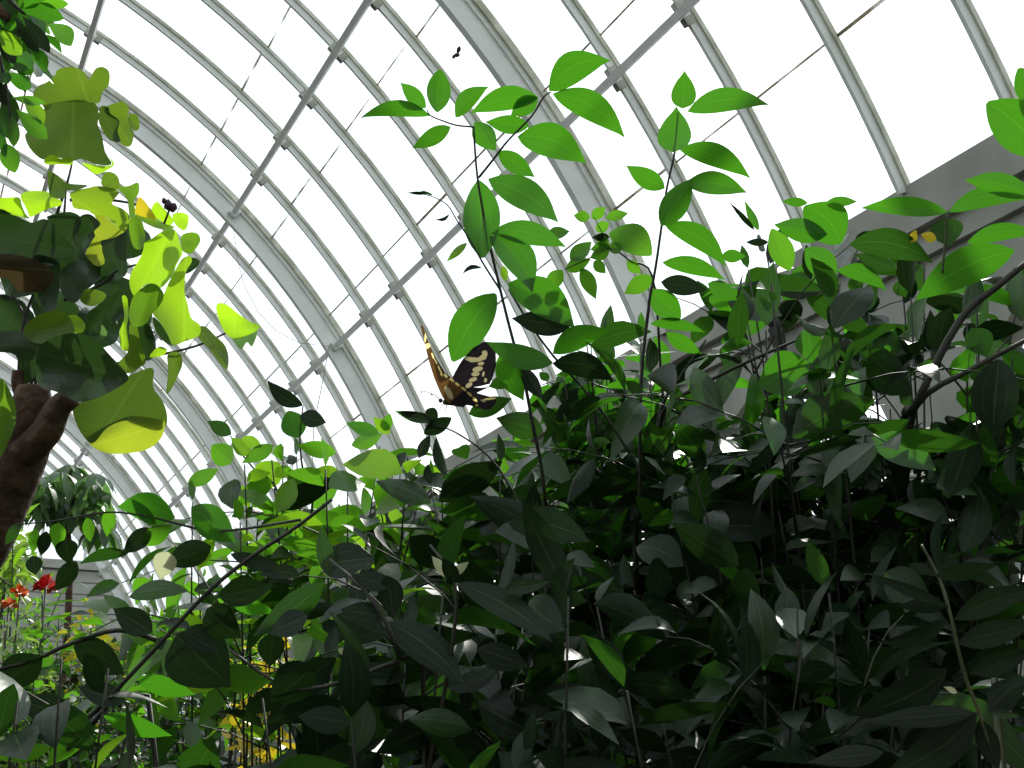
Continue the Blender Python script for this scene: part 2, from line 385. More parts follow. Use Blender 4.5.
# thin hanging wires near the roof
mb = MB(); mb.tube([at(x, y, 8.6) for x, y in ((233, 225), (238, 262), (244, 285), (258, 312), (275, 330), (300, 343), (329, 346))], .0022, n=4)
tag(mb.build('wire', M['wire']), 'thin grey wire sagging under the curved roof ribs', 'wire')
mb = MB(); mb.tube([at(329, 346, 8.6), at(322, 385, 8.6), at(314, 424, 8.6), at(312, 470, 8.6), at(312, 640, 8.6), V((at(312, 640, 8.6).x, at(312, 640, 8.6).y, .0))], .0025, n=4)
tag(mb.build('wire', M['wire']), 'straight grey wire hanging down from the lower roof bar', 'wire')

# ------------------------------------------------------------------ plants
cA = (340, 0, 2.56); cC = (624, 0, 2.56); cD = (0, 0, 2.56); cE = (0, 250, 2.56); cF = (340, 250, 2.56); cG = (624, 250, 2.56)
cH = (0, 468, 2.56); cI = (340, 468, 2.56); cJ = (624, 468, 2.56); cM = (300, 560, 3.938); cN = (820, 540, 5.02); cO = (820, 615, 5.02)
s1 = (480, 220, 5.689); s2 = (640, 220, 5.689); t1 = (0, 0, 10.24); t2 = (0, 70, 7.314); t3 = (0, 160, 7.314); t4 = (90, 180, 6.4); t5 = (0, 250, 7.314); t6 = (90, 270, 6.4)
u5 = (840, 180, 5.565); k7 = (440, 300, 6.4); c7 = (0, 400, 3.657)
def P(crop, x, y): return crop[0]+x/crop[2], crop[1]+y/crop[2]

def hero(parent, crop, specs, d, mat_, name='leaf', prof='ell', spread=25, group=None):
    for sp in specs:
        bx, by, tx, ty, w = sp[:5]; o = sp[5] if len(sp) > 5 else {}
        dd = d+o.get('d', 0); b = P(crop, bx, by); t = P(crop, tx, ty)
        lp = math.hypot(t[0]-b[0], t[1]-b[1])*dd/FPX
        B = at(*b, dd); T = at(*t, dd+o.get('dt', rng.uniform(-.25, .25))*lp)
        A = (T-B).normalized(); view = (EYE-(B+T)/2).normalized()
        view = (view-A*view.dot(A)).normalized()
        rot = radians(o.get('rot', rng.uniform(-spread, spread)))
        nn = view*cos(rot)+A.cross(view)*sin(rot)
        W = w/crop[2]*dd/FPX/max(.5, cos(rot))
        mb = MB(); pr = o.get('p', prof)
        mb.leaf(B, T, W, nn, pr, n=12, across=6, fold=o.get('fold', rng.uniform(-.25, .25)), curl=o.get('curl', rng.uniform(-.06, .06)),
                bend=o.get('bend', 0), wav=o.get('wav', 0), ph=rng.uniform(0, 6))
        ob = mb.build(name, M[o.get('m', mat_)], parent, origin=B)
        if o.get('label'): ob['label'] = o['label']

def stem3(parent, pts, r0, r1, mat_='stem', name='stem', n=6):
    mb = MB(); mb.tube(smooth_pts(pts), r0, r1, n); return mb.build(name, M[mat_], parent, origin=V(pts[0]))
def smooth_pts(pts, k=4):
    pts = [V(p) for p in pts]; out = []
    for i in range(len(pts)-1):
        p0, p1, p2, p3 = pts[max(i-1, 0)], pts[i], pts[i+1], pts[min(i+2, len(pts)-1)]
        for j in range(k):
            t = j/k; out.append(.5*((2*p1)+(p2-p0)*t+(2*p0-5*p1+4*p2-p3)*t*t+(3*p1-p0-3*p2+p3)*t**3))
    return out+[pts[-1]]
def pts(crop, lst, d): return [at(*P(crop, x, y), d) for x, y in lst]
def ground(px, d):
    p = at(px, 700, d); return V((p.x, p.y, 0))

# --- plant A : tall bare shoot with the butterfly
g = ground(520, 2.05)
A = thing('tall_shrub', 'tall leafy shoot rising before the roof ribs behind the butterfly', 'plant', g)
st = pts(cA, [(342, 325), (352, 455), (380, 610), (412, 768)], 2.0)[::-1]
st = [g, at(545, 640, 2.04), at(545, 500, 2.02)] + pts(cF, [(490, 430), (468, 320), (432, 190)], 2.0) + st[1:]
stem3(A, st, .0034, .0016, 'twig')
stem3(A, pts(cA, [(355, 455), (395, 405), (430, 360), (490, 298), (522, 248), (540, 236)], 2.0), .002, .0012, 'twig', 'twig')
stem3(A, pts(cA, [(345, 325), (300, 321), (265, 310), (232, 296), (222, 280)], 2.0), .0014, .0009, 'twig', 'twig')
stem3(A, pts(cF, [(432, 100), (480, 180), (545, 270), (610, 340), (690, 440), (740, 520)], 2.06)[::-1], .0022, .0014, 'twig', 'twig')
stem3(A, pts(cA, [(412, 745), (370, 680), (330, 610), (300, 565), (275, 525), (240, 505), (205, 495)], 1.99), .0016, .0005, 'twig', 'tendril')
hero(A, cA, [
    (535, 232, 692, 155, 80, dict(bend=.16)), (545, 240, 729, 352, 74, dict(bend=.12)), (508, 250, 335, 290, 62, dict(bend=-.1)),
    (505, 248, 437, 296, 50), (296, 300, 380, 222, 48, dict(bend=.1)), (230, 296, 52, 302, 42, dict(bend=-.12)), (220, 276, 155, 212, 42),
    (248, 287, 256, 178, 62, dict(p='oval')), (283, 325, 185, 379, 44), (345, 312, 398, 386, 58, dict(d=.02)), (484, 322, 372, 312, 48, dict(d=.03)),
    (455, 350, 630, 418, 88, dict(bend=.13)), (405, 388, 498, 453, 50), (354, 462, 366, 660, 96, dict(p='oval', d=.01)),
    (380, 458, 558, 568, 82, dict(bend=.1)), (394, 590, 578, 632, 62, dict(bend=.08)), (388, 598, 492, 748, 84, dict(bend=.12)),
], 2.0, 'hero')
hero(A, cF, [(430, 85, 600, 200, 96, dict(bend=.1)), (398, 112, 288, 285, 98, dict(p='oval', bend=-.06)), (545, 290, 375, 235, 62, dict(bend=.05, d=-.03)),
             (408, 270, 470, 385, 64), (470, 300, 518, 382, 40, dict(m='dark')), (590, 195, 440, 175, 66, dict(m='dark')), (545, 265, 690, 205, 62, dict(bend=.08)),
             (545, 290, 700, 335, 66, dict(m='dark', bend=.12))], 2.0, 'hero')
hero(A, cA, [(325, 622, 273, 670, 20, dict(label='yellow leaf')), (418, 680, 424, 722, 20, dict(label='yellow leaf'))], 1.99, 'lime')
hero(A, cA, [(280, 548, 243, 560, 9, dict(bend=.2, m='dark')), (363, 686, 313, 703, 12, dict(bend=-.2, m='dark')), (225, 495, 172, 493, 9, dict(m='dark')), (238, 500, 205, 487, 7)], 1.99, 'hero')

# --- plant B
g = ground(640, 2.25)
B_ = thing('tall_shrub', 'slender upright stem with paired leaves right of the butterfly shoot', 'plant', g)
st = pts(cC, [(140, 285), (132, 380), (110, 480), (96, 580), (80, 690), (65, 768)], 2.2)[::-1]
st = [g, at(636, 640, 2.24), at(640, 510, 2.22)] + pts(cF, [(768, 430), (775, 280), (790, 150)], 2.2) + st
stem3(B_, st, .0034, .0014, 'twig')
hero(B_, cC, [
    (150, 278, 155, 182, 64, dict(p='ovate')), (163, 285, 370, 268, 62, dict(bend=.1)), (126, 390, 134, 274, 86, dict(p='ovate', d=-.02)), (142, 382, 323, 456, 60, dict(bend=.1)),
    (104, 482, 6, 424, 52), (158, 470, 314, 493, 60, dict(bend=.08)), (95, 578, 176, 455, 70, dict(d=-.02)), (104, 574, 260, 682, 60, dict(bend=.12)),
    (98, 672, 258, 716, 46, dict(bend=.08)), (95, 722, 212, 742, 52, dict(m='dark')), (250, 655, 311, 656, 34), (215, 725, 290, 768, 46)], 2.2, 'hero')
hero(B_, s2, [(65, 400, 230, 560, 150, dict(p='oval')), (60, 590, 370, 640, 70, dict(bend=.06)), (150, 640, 350, 760, 90)], 2.2, 'hero')

# --- small-leaved sprig between
g = ground(605, 2.5)
S_ = thing('small_leaved_shrub', 'airy sprig of small leaves between the two tall shoots', 'plant', g)
stem3(S_, [g, at(640, 640, 2.45), at(665, 480, 2.4), at(660, 360, 2.35)] + pts(cA, [(800, 708), (745, 668), (690, 636), (640, 660), (575, 690)], 2.3), .003, .0008, 'twig')
stem3(S_, pts(cA, [(690, 636), (668, 590), (650, 555)], 2.3), .001, .0007, 'twig', 'twig')
hero(S_, cA, [
    (530, 602, 588, 592, 32), (640, 556, 598, 552, 30), (645, 560, 680, 530, 30), (680, 558, 738, 546, 28), (655, 590, 690, 570, 30), (690, 607, 645, 607, 22, dict(m='dark')),
    (690, 596, 798, 652, 78, dict(p='oval', bend=.12)), (590, 668, 644, 618, 42), (578, 690, 642, 664, 38), (690, 640, 640, 660, 36), (618, 686, 655, 766, 40), (570, 692, 525, 745, 42),
    (688, 640, 728, 628, 34), (800, 708, 728, 752, 46), (650, 668, 680, 700, 30), (690, 625, 640, 640, 26), (735, 668, 770, 700, 30), (660, 600, 690, 640, 30)], 2.3, 'small')

# --- right-hand tall shrub : placed leaves; the rest of its crown follows below
gR = ground(880, 2.25)
R_ = thing('leafy_shrub', 'tall dense shrub on the right growing up over the grey eave beam', 'shrub', gR)
hero(R_, cC, [
    (470, 520, 405, 515, 24), (520, 516, 597, 516, 26), (556, 622, 462, 528, 108, dict(p='oval', bend=-.12)), (425, 692, 378, 586, 62, dict(p='oval', m='small')),
    (520, 600, 385, 575, 62), (542, 706, 465, 636, 72, dict(p='oval')), (546, 692, 672, 745, 46, dict(bend=.14)), (578, 625, 790, 672, 78, dict(bend=.12, m='bulk')),
    (827, 543, 606, 533, 50, dict(bend=-.05)), (831, 543, 1090, 505, 56, dict(bend=.1)), (1050, 500, 872, 462, 60, dict(bend=-.06)),
    (820, 560, 832, 632, 82, dict(p='ovate', m='bulk')), (878, 622, 1060, 600, 46, dict(bend=.1)), (1000, 640, 745, 770, 98, dict(bend=-.06)),
    (345, 590, 308, 512, 22, dict(p='lance')), (335, 590, 268, 516, 14, dict(p='lance', m='dark')), (370, 620, 312, 620, 20, dict(m='dark')), (700, 690, 590, 650, 40, dict(m='bulk'))], 2.1, 'hero', spread=15)
hero(R_, cC, [(735, 620, 748, 588, 22, dict(p='ovate', label='small yellow leaf')), (800, 612, 760, 600, 26, dict(label='small yellow leaf'))], 2.08, 'gold')
hero(R_, cG, [(960, 280, 945, 468, 118, dict(p='oval', m='dark', d=-.3, rot=10, label='single dark oval leaf hanging from a branch')), (890, 200, 930, 275, 70), (930, 460, 850, 430, 60), (475, 290, 340, 350, 120), (470, 200, 480, 290, 70)], 2.1, 'hero')
stem3(R_, [gR, at(900, 650, 2.2), at(905, 430, 2.12)] + pts(cG, [(745, 400), (860, 180), (960, 90), (1060, 10)], 2.05)[:4], .009, .004, 'twig', 'branch')
stem3(R_, [at(905, 500, 2.15)] + pts(cG, [(745, 405), (900, 300), (1060, 215)], 2.06), .006, .003, 'twig', 'branch')
stem3(R_, [at(660, 470, 2.3)] + pts(cG, [(100, 415), (190, 350), (330, 280), (490, 210)], 2.2), .004, .002, 'twig', 'branch')
stem3(R_, [at(650, 480, 2.3)] + pts(cG, [(95, 410), (140, 330), (210, 230)], 2.22), .004, .0015, 'twig', 'branch')
stem3(R_, pts(cC, [(828, 545), (822, 620), (815, 700)], 2.1), .002, .0018, 'stem', 'twig')

g = ground(1060, 1.7)
E_ = thing('leafy_shrub', 'bright rounded leaves reaching in at the right edge above the eave beam', 'shrub', g)
hero(E_, cC, [(1075, 395, 930, 262, 128, dict(p='oval', bend=-.05)), (1070, 270, 1010, 175, 75, dict(p='oval', d=.06))], 1.8, 'hero', spread=8)
stem3(E_, [g, at(1062, 600, 1.75), at(1050, 300, 1.8), at(1044, 150, 1.82), at(1040, 90, 1.85)], .006, .002, 'twig')

# --- broad-leaved tree on the left
g = ground(-30, 2.7)
T_ = thing('broad_leaf_tree', 'brown trunked tree with big floppy broad leaves, some yellowing, at left', 'tree', g)
stem3(T_, [g, at(-60, 620, 2.7), at(-25, 545, 2.68), at(8, 478, 2.65), at(26, 440, 2.62), at(32, 405, 2.6), at(33, 385, 2.6)], .085, .028, 'bark', 'trunk', 12)
stem3(T_, [at(24, 452, 2.6), at(46, 432, 2.58), at(58, 408, 2.57), at(74, 396, 2.56)], .034, .018, 'bark', 'branch', 10)
stem3(T_, [at(24, 402, 2.6), at(18, 385, 2.6), at(18, 370, 2.6)], .014, .010, 'bark', 'branch', 8)
for q in ([(18, 390), (22, 330), (36, 285), (45, 245)], [(30, 388), (45, 335), (52, 300), (60, 250)], [(45, 245), (60, 205), (68, 180), (72, 163)], [(60, 250), (64, 215), (66, 190)],
          [(64, 300), (100, 285), (118, 270), (150, 262)], [(36, 388), (30, 330), (10, 290)], [(70, 200), (110, 200), (140, 205)], [(80, 240), (110, 232), (128, 226), (140, 215)], [(45, 392), (75, 375), (110, 365), (150, 357), (196, 346), (228, 332)]):
    stem3(T_, [at(x, y, 2.6+.06*min(1, max(0, (390-y)/60))) for x, y in q], .0036, .0018, 'twig', 'petiole')
def closed(p, k=4):
    out = []; n = len(p)
    for i in range(n):
        p0, p1, p2, p3 = (V((*p[(i+q) % n], 0)) for q in (-1, 0, 1, 2))
        for j in range(k):
            t = j/k; q = .5*((2*p1)+(p2-p0)*t+(2*p0-5*p1+4*p2-p3)*t*t+(3*p1-p0-3*p2+p3)*t**3); out.append((q.x, q.y))
    return out
def broad(crop, outline, m, d=0., base=None, tip=None, label=None, parent=None, amp=.10, dist=2.6):
    """a floppy broad leaf : its outline filled with a fine mesh that arches along the midrib and waves in depth"""
    q = [P(crop, x, y) for x, y in closed(outline)]
    xs, ys = [a for a, b in q], [b for a, b in q]; x0, x1, y0, y1 = min(xs), max(xs), min(ys), max(ys); size = max(x1-x0, y1-y0)
    st = size/11; inner = []
    x = x0
    def inside(x, y):
        c = False; n = len(q)
        for i in range(n):
            (ax, ay), (bx, by) = q[i], q[(i+1) % n]
            if (ay > y) != (by > y) and x < (bx-ax)*(y-ay)/(by-ay)+ax: c = not c
        return c
    while x < x1:
        y = y0
        while y < y1:
            if inside(x, y) and min((x-a)**2+(y-b)**2 for a, b in q) > (st*.35)**2: inner.append((x, y))
            y += st
        x += st
    n = len(q); vs, ed, fc, *_ = delaunay_2d_cdt([V(p) for p in q+inner], [(i, (i+1) % n) for i in range(n)], [], 1, 1e-4)
    cx, cy = sum(xs)/n, sum(ys)/n
    b = P(crop, *base) if base else (cx, y0); t_ = P(crop, *tip) if tip else (cx, y1)
    ax = V((t_[0]-b[0], t_[1]-b[1])); ln = max(ax.length, 1); ax /= ln; sd = V((-ax.y, ax.x)); wid = max(abs(V((x-b[0], y-b[1])).dot(sd)) for x, y in q)+.01
    S = size*dist/FPX; ta, tb, p1, p2 = rng.uniform(-.3, .3), rng.uniform(-.25, .25), rng.uniform(0, 6), rng.uniform(0, 6); sg = rng.choice((-1, 1))
    mb = MB(); pv, uv = [], []
    for v in vs:
        w = V((v.x-b[0], v.y-b[1])); u = w.dot(sd)/wid; l = w.dot(ax)/ln
        dz = S*(ta*(u*.5)+tb*(l-.5)+amp*sg*abs(u)**1.3*1.2-amp*.8*(l-.5)**2*2+amp*.45*(sin(l*7+p1)*abs(u)+sin(u*4+l*3+p2)*.5))
        pv.append(at(v.x, v.y, dist+d+dz)); uv.append((.5+u/2, min(1, max(0, l))))
    mb.add(pv, [tuple(f) for f in fc], uv)
    o = mb.build('leaf', M[m], parent or T_, origin=at(*b, dist+d))
    if label: o['label'] = label
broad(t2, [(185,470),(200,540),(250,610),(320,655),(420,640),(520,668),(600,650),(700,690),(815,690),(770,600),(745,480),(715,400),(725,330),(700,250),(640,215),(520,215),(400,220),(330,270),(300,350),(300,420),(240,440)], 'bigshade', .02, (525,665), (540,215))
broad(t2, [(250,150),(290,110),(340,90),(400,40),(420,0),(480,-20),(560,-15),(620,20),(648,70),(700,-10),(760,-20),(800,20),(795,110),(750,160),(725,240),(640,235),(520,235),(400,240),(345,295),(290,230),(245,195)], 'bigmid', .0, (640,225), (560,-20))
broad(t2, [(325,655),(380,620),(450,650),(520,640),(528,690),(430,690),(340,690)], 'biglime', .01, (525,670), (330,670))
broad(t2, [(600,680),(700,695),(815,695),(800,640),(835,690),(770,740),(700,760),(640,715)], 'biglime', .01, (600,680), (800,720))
broad(t2, [(735,270),(790,270),(810,320),(870,370),(860,450),(880,525),(800,510),(750,440),(722,370)], 'bigshade', .02, (740,300), (870,520))  # dark and light halves of one leaf, light and shade put into the colours
broad(t2, [(780,270),(850,240),(900,230),(945,280),(935,340),(960,420),(980,470),(950,560),(870,525),(850,450),(865,370),(800,320)], 'bigmid', .025, (790,280), (950,540), label='lighter side of a curled leaf, coloured as lit')
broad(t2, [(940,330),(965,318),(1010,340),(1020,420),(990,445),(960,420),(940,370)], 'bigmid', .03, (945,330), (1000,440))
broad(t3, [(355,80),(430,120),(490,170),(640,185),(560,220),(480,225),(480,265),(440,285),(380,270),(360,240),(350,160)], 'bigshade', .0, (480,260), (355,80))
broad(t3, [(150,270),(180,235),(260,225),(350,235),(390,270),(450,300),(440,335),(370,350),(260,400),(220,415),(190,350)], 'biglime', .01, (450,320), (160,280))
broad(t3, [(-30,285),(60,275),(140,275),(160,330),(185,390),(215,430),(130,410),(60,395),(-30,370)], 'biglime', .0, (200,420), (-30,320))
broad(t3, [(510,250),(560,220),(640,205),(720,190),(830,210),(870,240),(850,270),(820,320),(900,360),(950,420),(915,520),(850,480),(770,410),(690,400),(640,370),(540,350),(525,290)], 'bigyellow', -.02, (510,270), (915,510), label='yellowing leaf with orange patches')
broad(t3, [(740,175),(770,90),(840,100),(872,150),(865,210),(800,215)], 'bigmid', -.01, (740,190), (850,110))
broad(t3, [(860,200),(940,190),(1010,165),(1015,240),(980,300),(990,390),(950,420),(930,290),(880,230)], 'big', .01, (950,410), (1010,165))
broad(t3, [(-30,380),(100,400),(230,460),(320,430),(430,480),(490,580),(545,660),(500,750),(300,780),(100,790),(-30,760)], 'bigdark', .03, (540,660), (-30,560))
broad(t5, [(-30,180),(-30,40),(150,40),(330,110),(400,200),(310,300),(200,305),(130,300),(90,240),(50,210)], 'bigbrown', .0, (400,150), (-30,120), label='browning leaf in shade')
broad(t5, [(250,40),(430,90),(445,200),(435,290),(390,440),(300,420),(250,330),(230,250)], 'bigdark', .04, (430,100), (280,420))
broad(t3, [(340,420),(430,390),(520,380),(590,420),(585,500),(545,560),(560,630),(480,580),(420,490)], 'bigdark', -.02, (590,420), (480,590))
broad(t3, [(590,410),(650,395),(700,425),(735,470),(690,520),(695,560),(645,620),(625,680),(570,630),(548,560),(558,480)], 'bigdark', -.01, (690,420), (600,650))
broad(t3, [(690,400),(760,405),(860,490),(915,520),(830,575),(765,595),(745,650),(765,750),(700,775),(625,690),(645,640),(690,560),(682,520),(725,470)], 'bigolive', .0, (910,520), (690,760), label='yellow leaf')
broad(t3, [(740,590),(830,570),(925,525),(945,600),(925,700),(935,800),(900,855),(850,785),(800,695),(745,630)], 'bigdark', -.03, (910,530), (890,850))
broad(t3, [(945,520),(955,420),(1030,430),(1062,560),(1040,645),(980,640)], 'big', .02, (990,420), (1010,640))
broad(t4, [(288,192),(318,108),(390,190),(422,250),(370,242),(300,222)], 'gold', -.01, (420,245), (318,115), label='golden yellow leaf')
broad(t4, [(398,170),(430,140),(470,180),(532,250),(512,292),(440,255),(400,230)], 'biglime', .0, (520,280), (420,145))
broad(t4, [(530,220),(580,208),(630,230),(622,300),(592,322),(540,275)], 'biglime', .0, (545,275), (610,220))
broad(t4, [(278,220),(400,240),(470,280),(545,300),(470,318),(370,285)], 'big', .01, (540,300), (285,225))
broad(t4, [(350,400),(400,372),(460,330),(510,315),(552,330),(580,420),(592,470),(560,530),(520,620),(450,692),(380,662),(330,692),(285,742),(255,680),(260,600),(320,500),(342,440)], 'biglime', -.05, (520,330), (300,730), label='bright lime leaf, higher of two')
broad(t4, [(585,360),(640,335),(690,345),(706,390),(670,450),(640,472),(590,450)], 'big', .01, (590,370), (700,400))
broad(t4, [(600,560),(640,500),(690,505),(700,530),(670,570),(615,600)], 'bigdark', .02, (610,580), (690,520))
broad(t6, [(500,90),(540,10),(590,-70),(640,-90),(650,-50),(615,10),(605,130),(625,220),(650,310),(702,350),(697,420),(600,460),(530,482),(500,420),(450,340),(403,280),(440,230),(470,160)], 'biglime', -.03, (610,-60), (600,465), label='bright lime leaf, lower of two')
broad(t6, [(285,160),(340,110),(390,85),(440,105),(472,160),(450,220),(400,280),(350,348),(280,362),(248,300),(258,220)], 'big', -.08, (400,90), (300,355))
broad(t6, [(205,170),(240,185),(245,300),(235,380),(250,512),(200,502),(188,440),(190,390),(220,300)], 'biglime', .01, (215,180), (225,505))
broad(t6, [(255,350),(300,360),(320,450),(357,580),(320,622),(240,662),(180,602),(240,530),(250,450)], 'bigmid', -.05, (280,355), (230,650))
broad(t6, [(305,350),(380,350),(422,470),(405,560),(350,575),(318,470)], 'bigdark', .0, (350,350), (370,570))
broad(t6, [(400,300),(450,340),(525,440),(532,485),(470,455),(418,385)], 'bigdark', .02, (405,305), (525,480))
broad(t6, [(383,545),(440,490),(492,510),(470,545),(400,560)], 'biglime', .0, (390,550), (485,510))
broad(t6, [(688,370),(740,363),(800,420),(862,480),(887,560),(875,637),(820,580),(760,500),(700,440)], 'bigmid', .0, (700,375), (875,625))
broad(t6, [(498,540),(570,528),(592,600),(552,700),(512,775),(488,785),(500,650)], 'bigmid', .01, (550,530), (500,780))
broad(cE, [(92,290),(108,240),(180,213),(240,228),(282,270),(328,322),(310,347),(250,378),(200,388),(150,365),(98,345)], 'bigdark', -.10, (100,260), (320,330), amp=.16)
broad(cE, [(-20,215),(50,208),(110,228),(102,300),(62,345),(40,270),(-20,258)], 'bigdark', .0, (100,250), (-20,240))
broad(cE, [(188,388),(250,368),(325,325),(390,302),(392,350),(418,390),(428,430),(415,452),(330,436),(275,455),(235,495),(198,450)], 'bigshade', .03, (360,320), (250,490))  # upper part of the lowest leaf, its shade put into a deeper green
broad(cE, [(228,478),(270,445),(330,425),(400,432),(422,440),(412,482),(372,512),(290,522),(238,505)], 'bigolive', .02, (420,445), (240,500), label='yellow lobe of the lowest leaf, coloured as sunlit')  # lower part of that leaf, sunlight put into a yellower colour
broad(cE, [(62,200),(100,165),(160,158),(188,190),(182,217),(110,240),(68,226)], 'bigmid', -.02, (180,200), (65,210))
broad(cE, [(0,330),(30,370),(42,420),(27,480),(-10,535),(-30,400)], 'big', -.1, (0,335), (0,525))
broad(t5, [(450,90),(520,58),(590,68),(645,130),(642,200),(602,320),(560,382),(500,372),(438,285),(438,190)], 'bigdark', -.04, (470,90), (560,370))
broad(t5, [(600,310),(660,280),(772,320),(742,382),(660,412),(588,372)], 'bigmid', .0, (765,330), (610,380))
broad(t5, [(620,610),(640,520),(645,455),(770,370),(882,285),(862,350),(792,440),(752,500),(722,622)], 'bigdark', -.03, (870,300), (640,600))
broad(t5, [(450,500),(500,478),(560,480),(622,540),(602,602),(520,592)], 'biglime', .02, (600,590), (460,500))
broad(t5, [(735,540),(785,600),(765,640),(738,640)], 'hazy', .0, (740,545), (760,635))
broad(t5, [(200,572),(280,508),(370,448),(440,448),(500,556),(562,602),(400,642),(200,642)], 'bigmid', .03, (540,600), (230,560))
for bx, by, tx, ty, w in ((85, 235, 70, 300, 52), (120, 245, 95, 285, 44), (118, 275, 112, 325, 44), (60, 290, 40, 335, 50), (100, 310, 85, 352, 46), (140, 300, 128, 345, 34), (30, 250, 5, 300, 55), (20, 300, -5, 345, 50), (140, 225, 118, 262, 36)):
    hero(T_, (0, 0, 1), [(bx, by, tx, ty, w, dict(d=.14, wav=.05, p='ovate'))], 2.6, 'bigdark', spread=40)
broad(cE, [(553,145),(575,137),(610,163),(640,183),(667,195),(640,216),(600,228),(570,202)], 'biglime', .0, (600,220), (600,160), label='lone lime leaf at the twig tip')
broad(cE, [(596,218),(630,212),(660,203),(646,246),(632,236),(618,254),(600,236)], 'hazy', .01, (640,210), (620,250))
mb = MB(); mb.blob(at(168.5, 205, 2.6), V((.008, .008, .011)), n=7, jit=.2); mb.blob(at(173, 207, 2.6), V((.007, .007, .009)), n=7, jit=.2)
mb.tube([at(164, 224, 2.6), at(168, 214, 2.6), at(170, 207, 2.6)], .0022, .002, 5); mb.blob(at(164, 201, 2.6), V((.005, .005, .006)), n=6, jit=.2)
o = mb.build('bud', M['plum'], T_, origin=at(170, 206, 2.6)); o['label'] = 'dark plum coloured bud'

# --- overhanging branch at top left
g = ground(-190, 2.3)
O_ = thing('overhanging_tree', 'small glossy leaved branch hanging into the top left corner', 'tree', g)
stem3(O_, [g, at(-260, 500, 2.3), at(-250, 100, 2.25), at(-150, -60, 2.2), at(-40, -20, 2.2), at(10, 20, 2.2)], .05, .006, 'bark', 'trunk', 10)
for q in ([(-40, -20), (-10, 30), (5, 80), (12, 130)], [(-40, -20), (0, -6), (22, 12), (25, 14)], [(-40, -20), (-14, 60), (-4, 110)]):
    stem3(O_, [at(x, y, 2.2) for x, y in q], .004, .0018, 'twig', 'twig')
hero(O_, t1, [(200, 120, 650, 190, 190, dict(bend=.1)), (480, 240, 730, 470, 190, dict(bend=.12, m='small')), (230, 160, 510, 540, 150, dict(m='dark')), (150, 190, 400, 540, 130, dict(m='dark', d=-.03)), (-20, 300, 220, 560, 200, dict(m='lime', d=-.04)),
              (200, 100, -30, 60, 160), (200, 90, 420, -40, 130), (400, 30, 700, 40, 110, dict(m='small')), (180, 180, 60, -20, 150, dict(m='small')), (60, 500, 330, 700, 220), (150, 620, 330, 760, 160), (-40, 180, 170, 260, 170), (-30, 420, 160, 640, 150, dict(m='dark')), (200, 110, 250, -30, 90, dict(m='small'))], 2.2, 'hero', prof='obov')
hero(O_, t2, [(30, 20, 230, 130, 110), (80, 200, 330, 240, 70, dict(m='small')), (170, 200, 320, 390, 110, dict(m='lime')), (120, 290, 345, 505, 130, dict(m='small')), (20, 100, 100, 420, 130, dict(m='bulk')), (90, 320, 100, 560, 90, dict(m='small')), (40, 540, 110, 750, 140, dict(m='small', p='oval')), (-20, 250, 60, 500, 110), (-10, 380, 40, 640, 60), (-30, 60, 60, 260, 110, dict(m='dark')),
              (-30, -40, 60, 100, 110)], 2.2, 'hero', prof='obov')

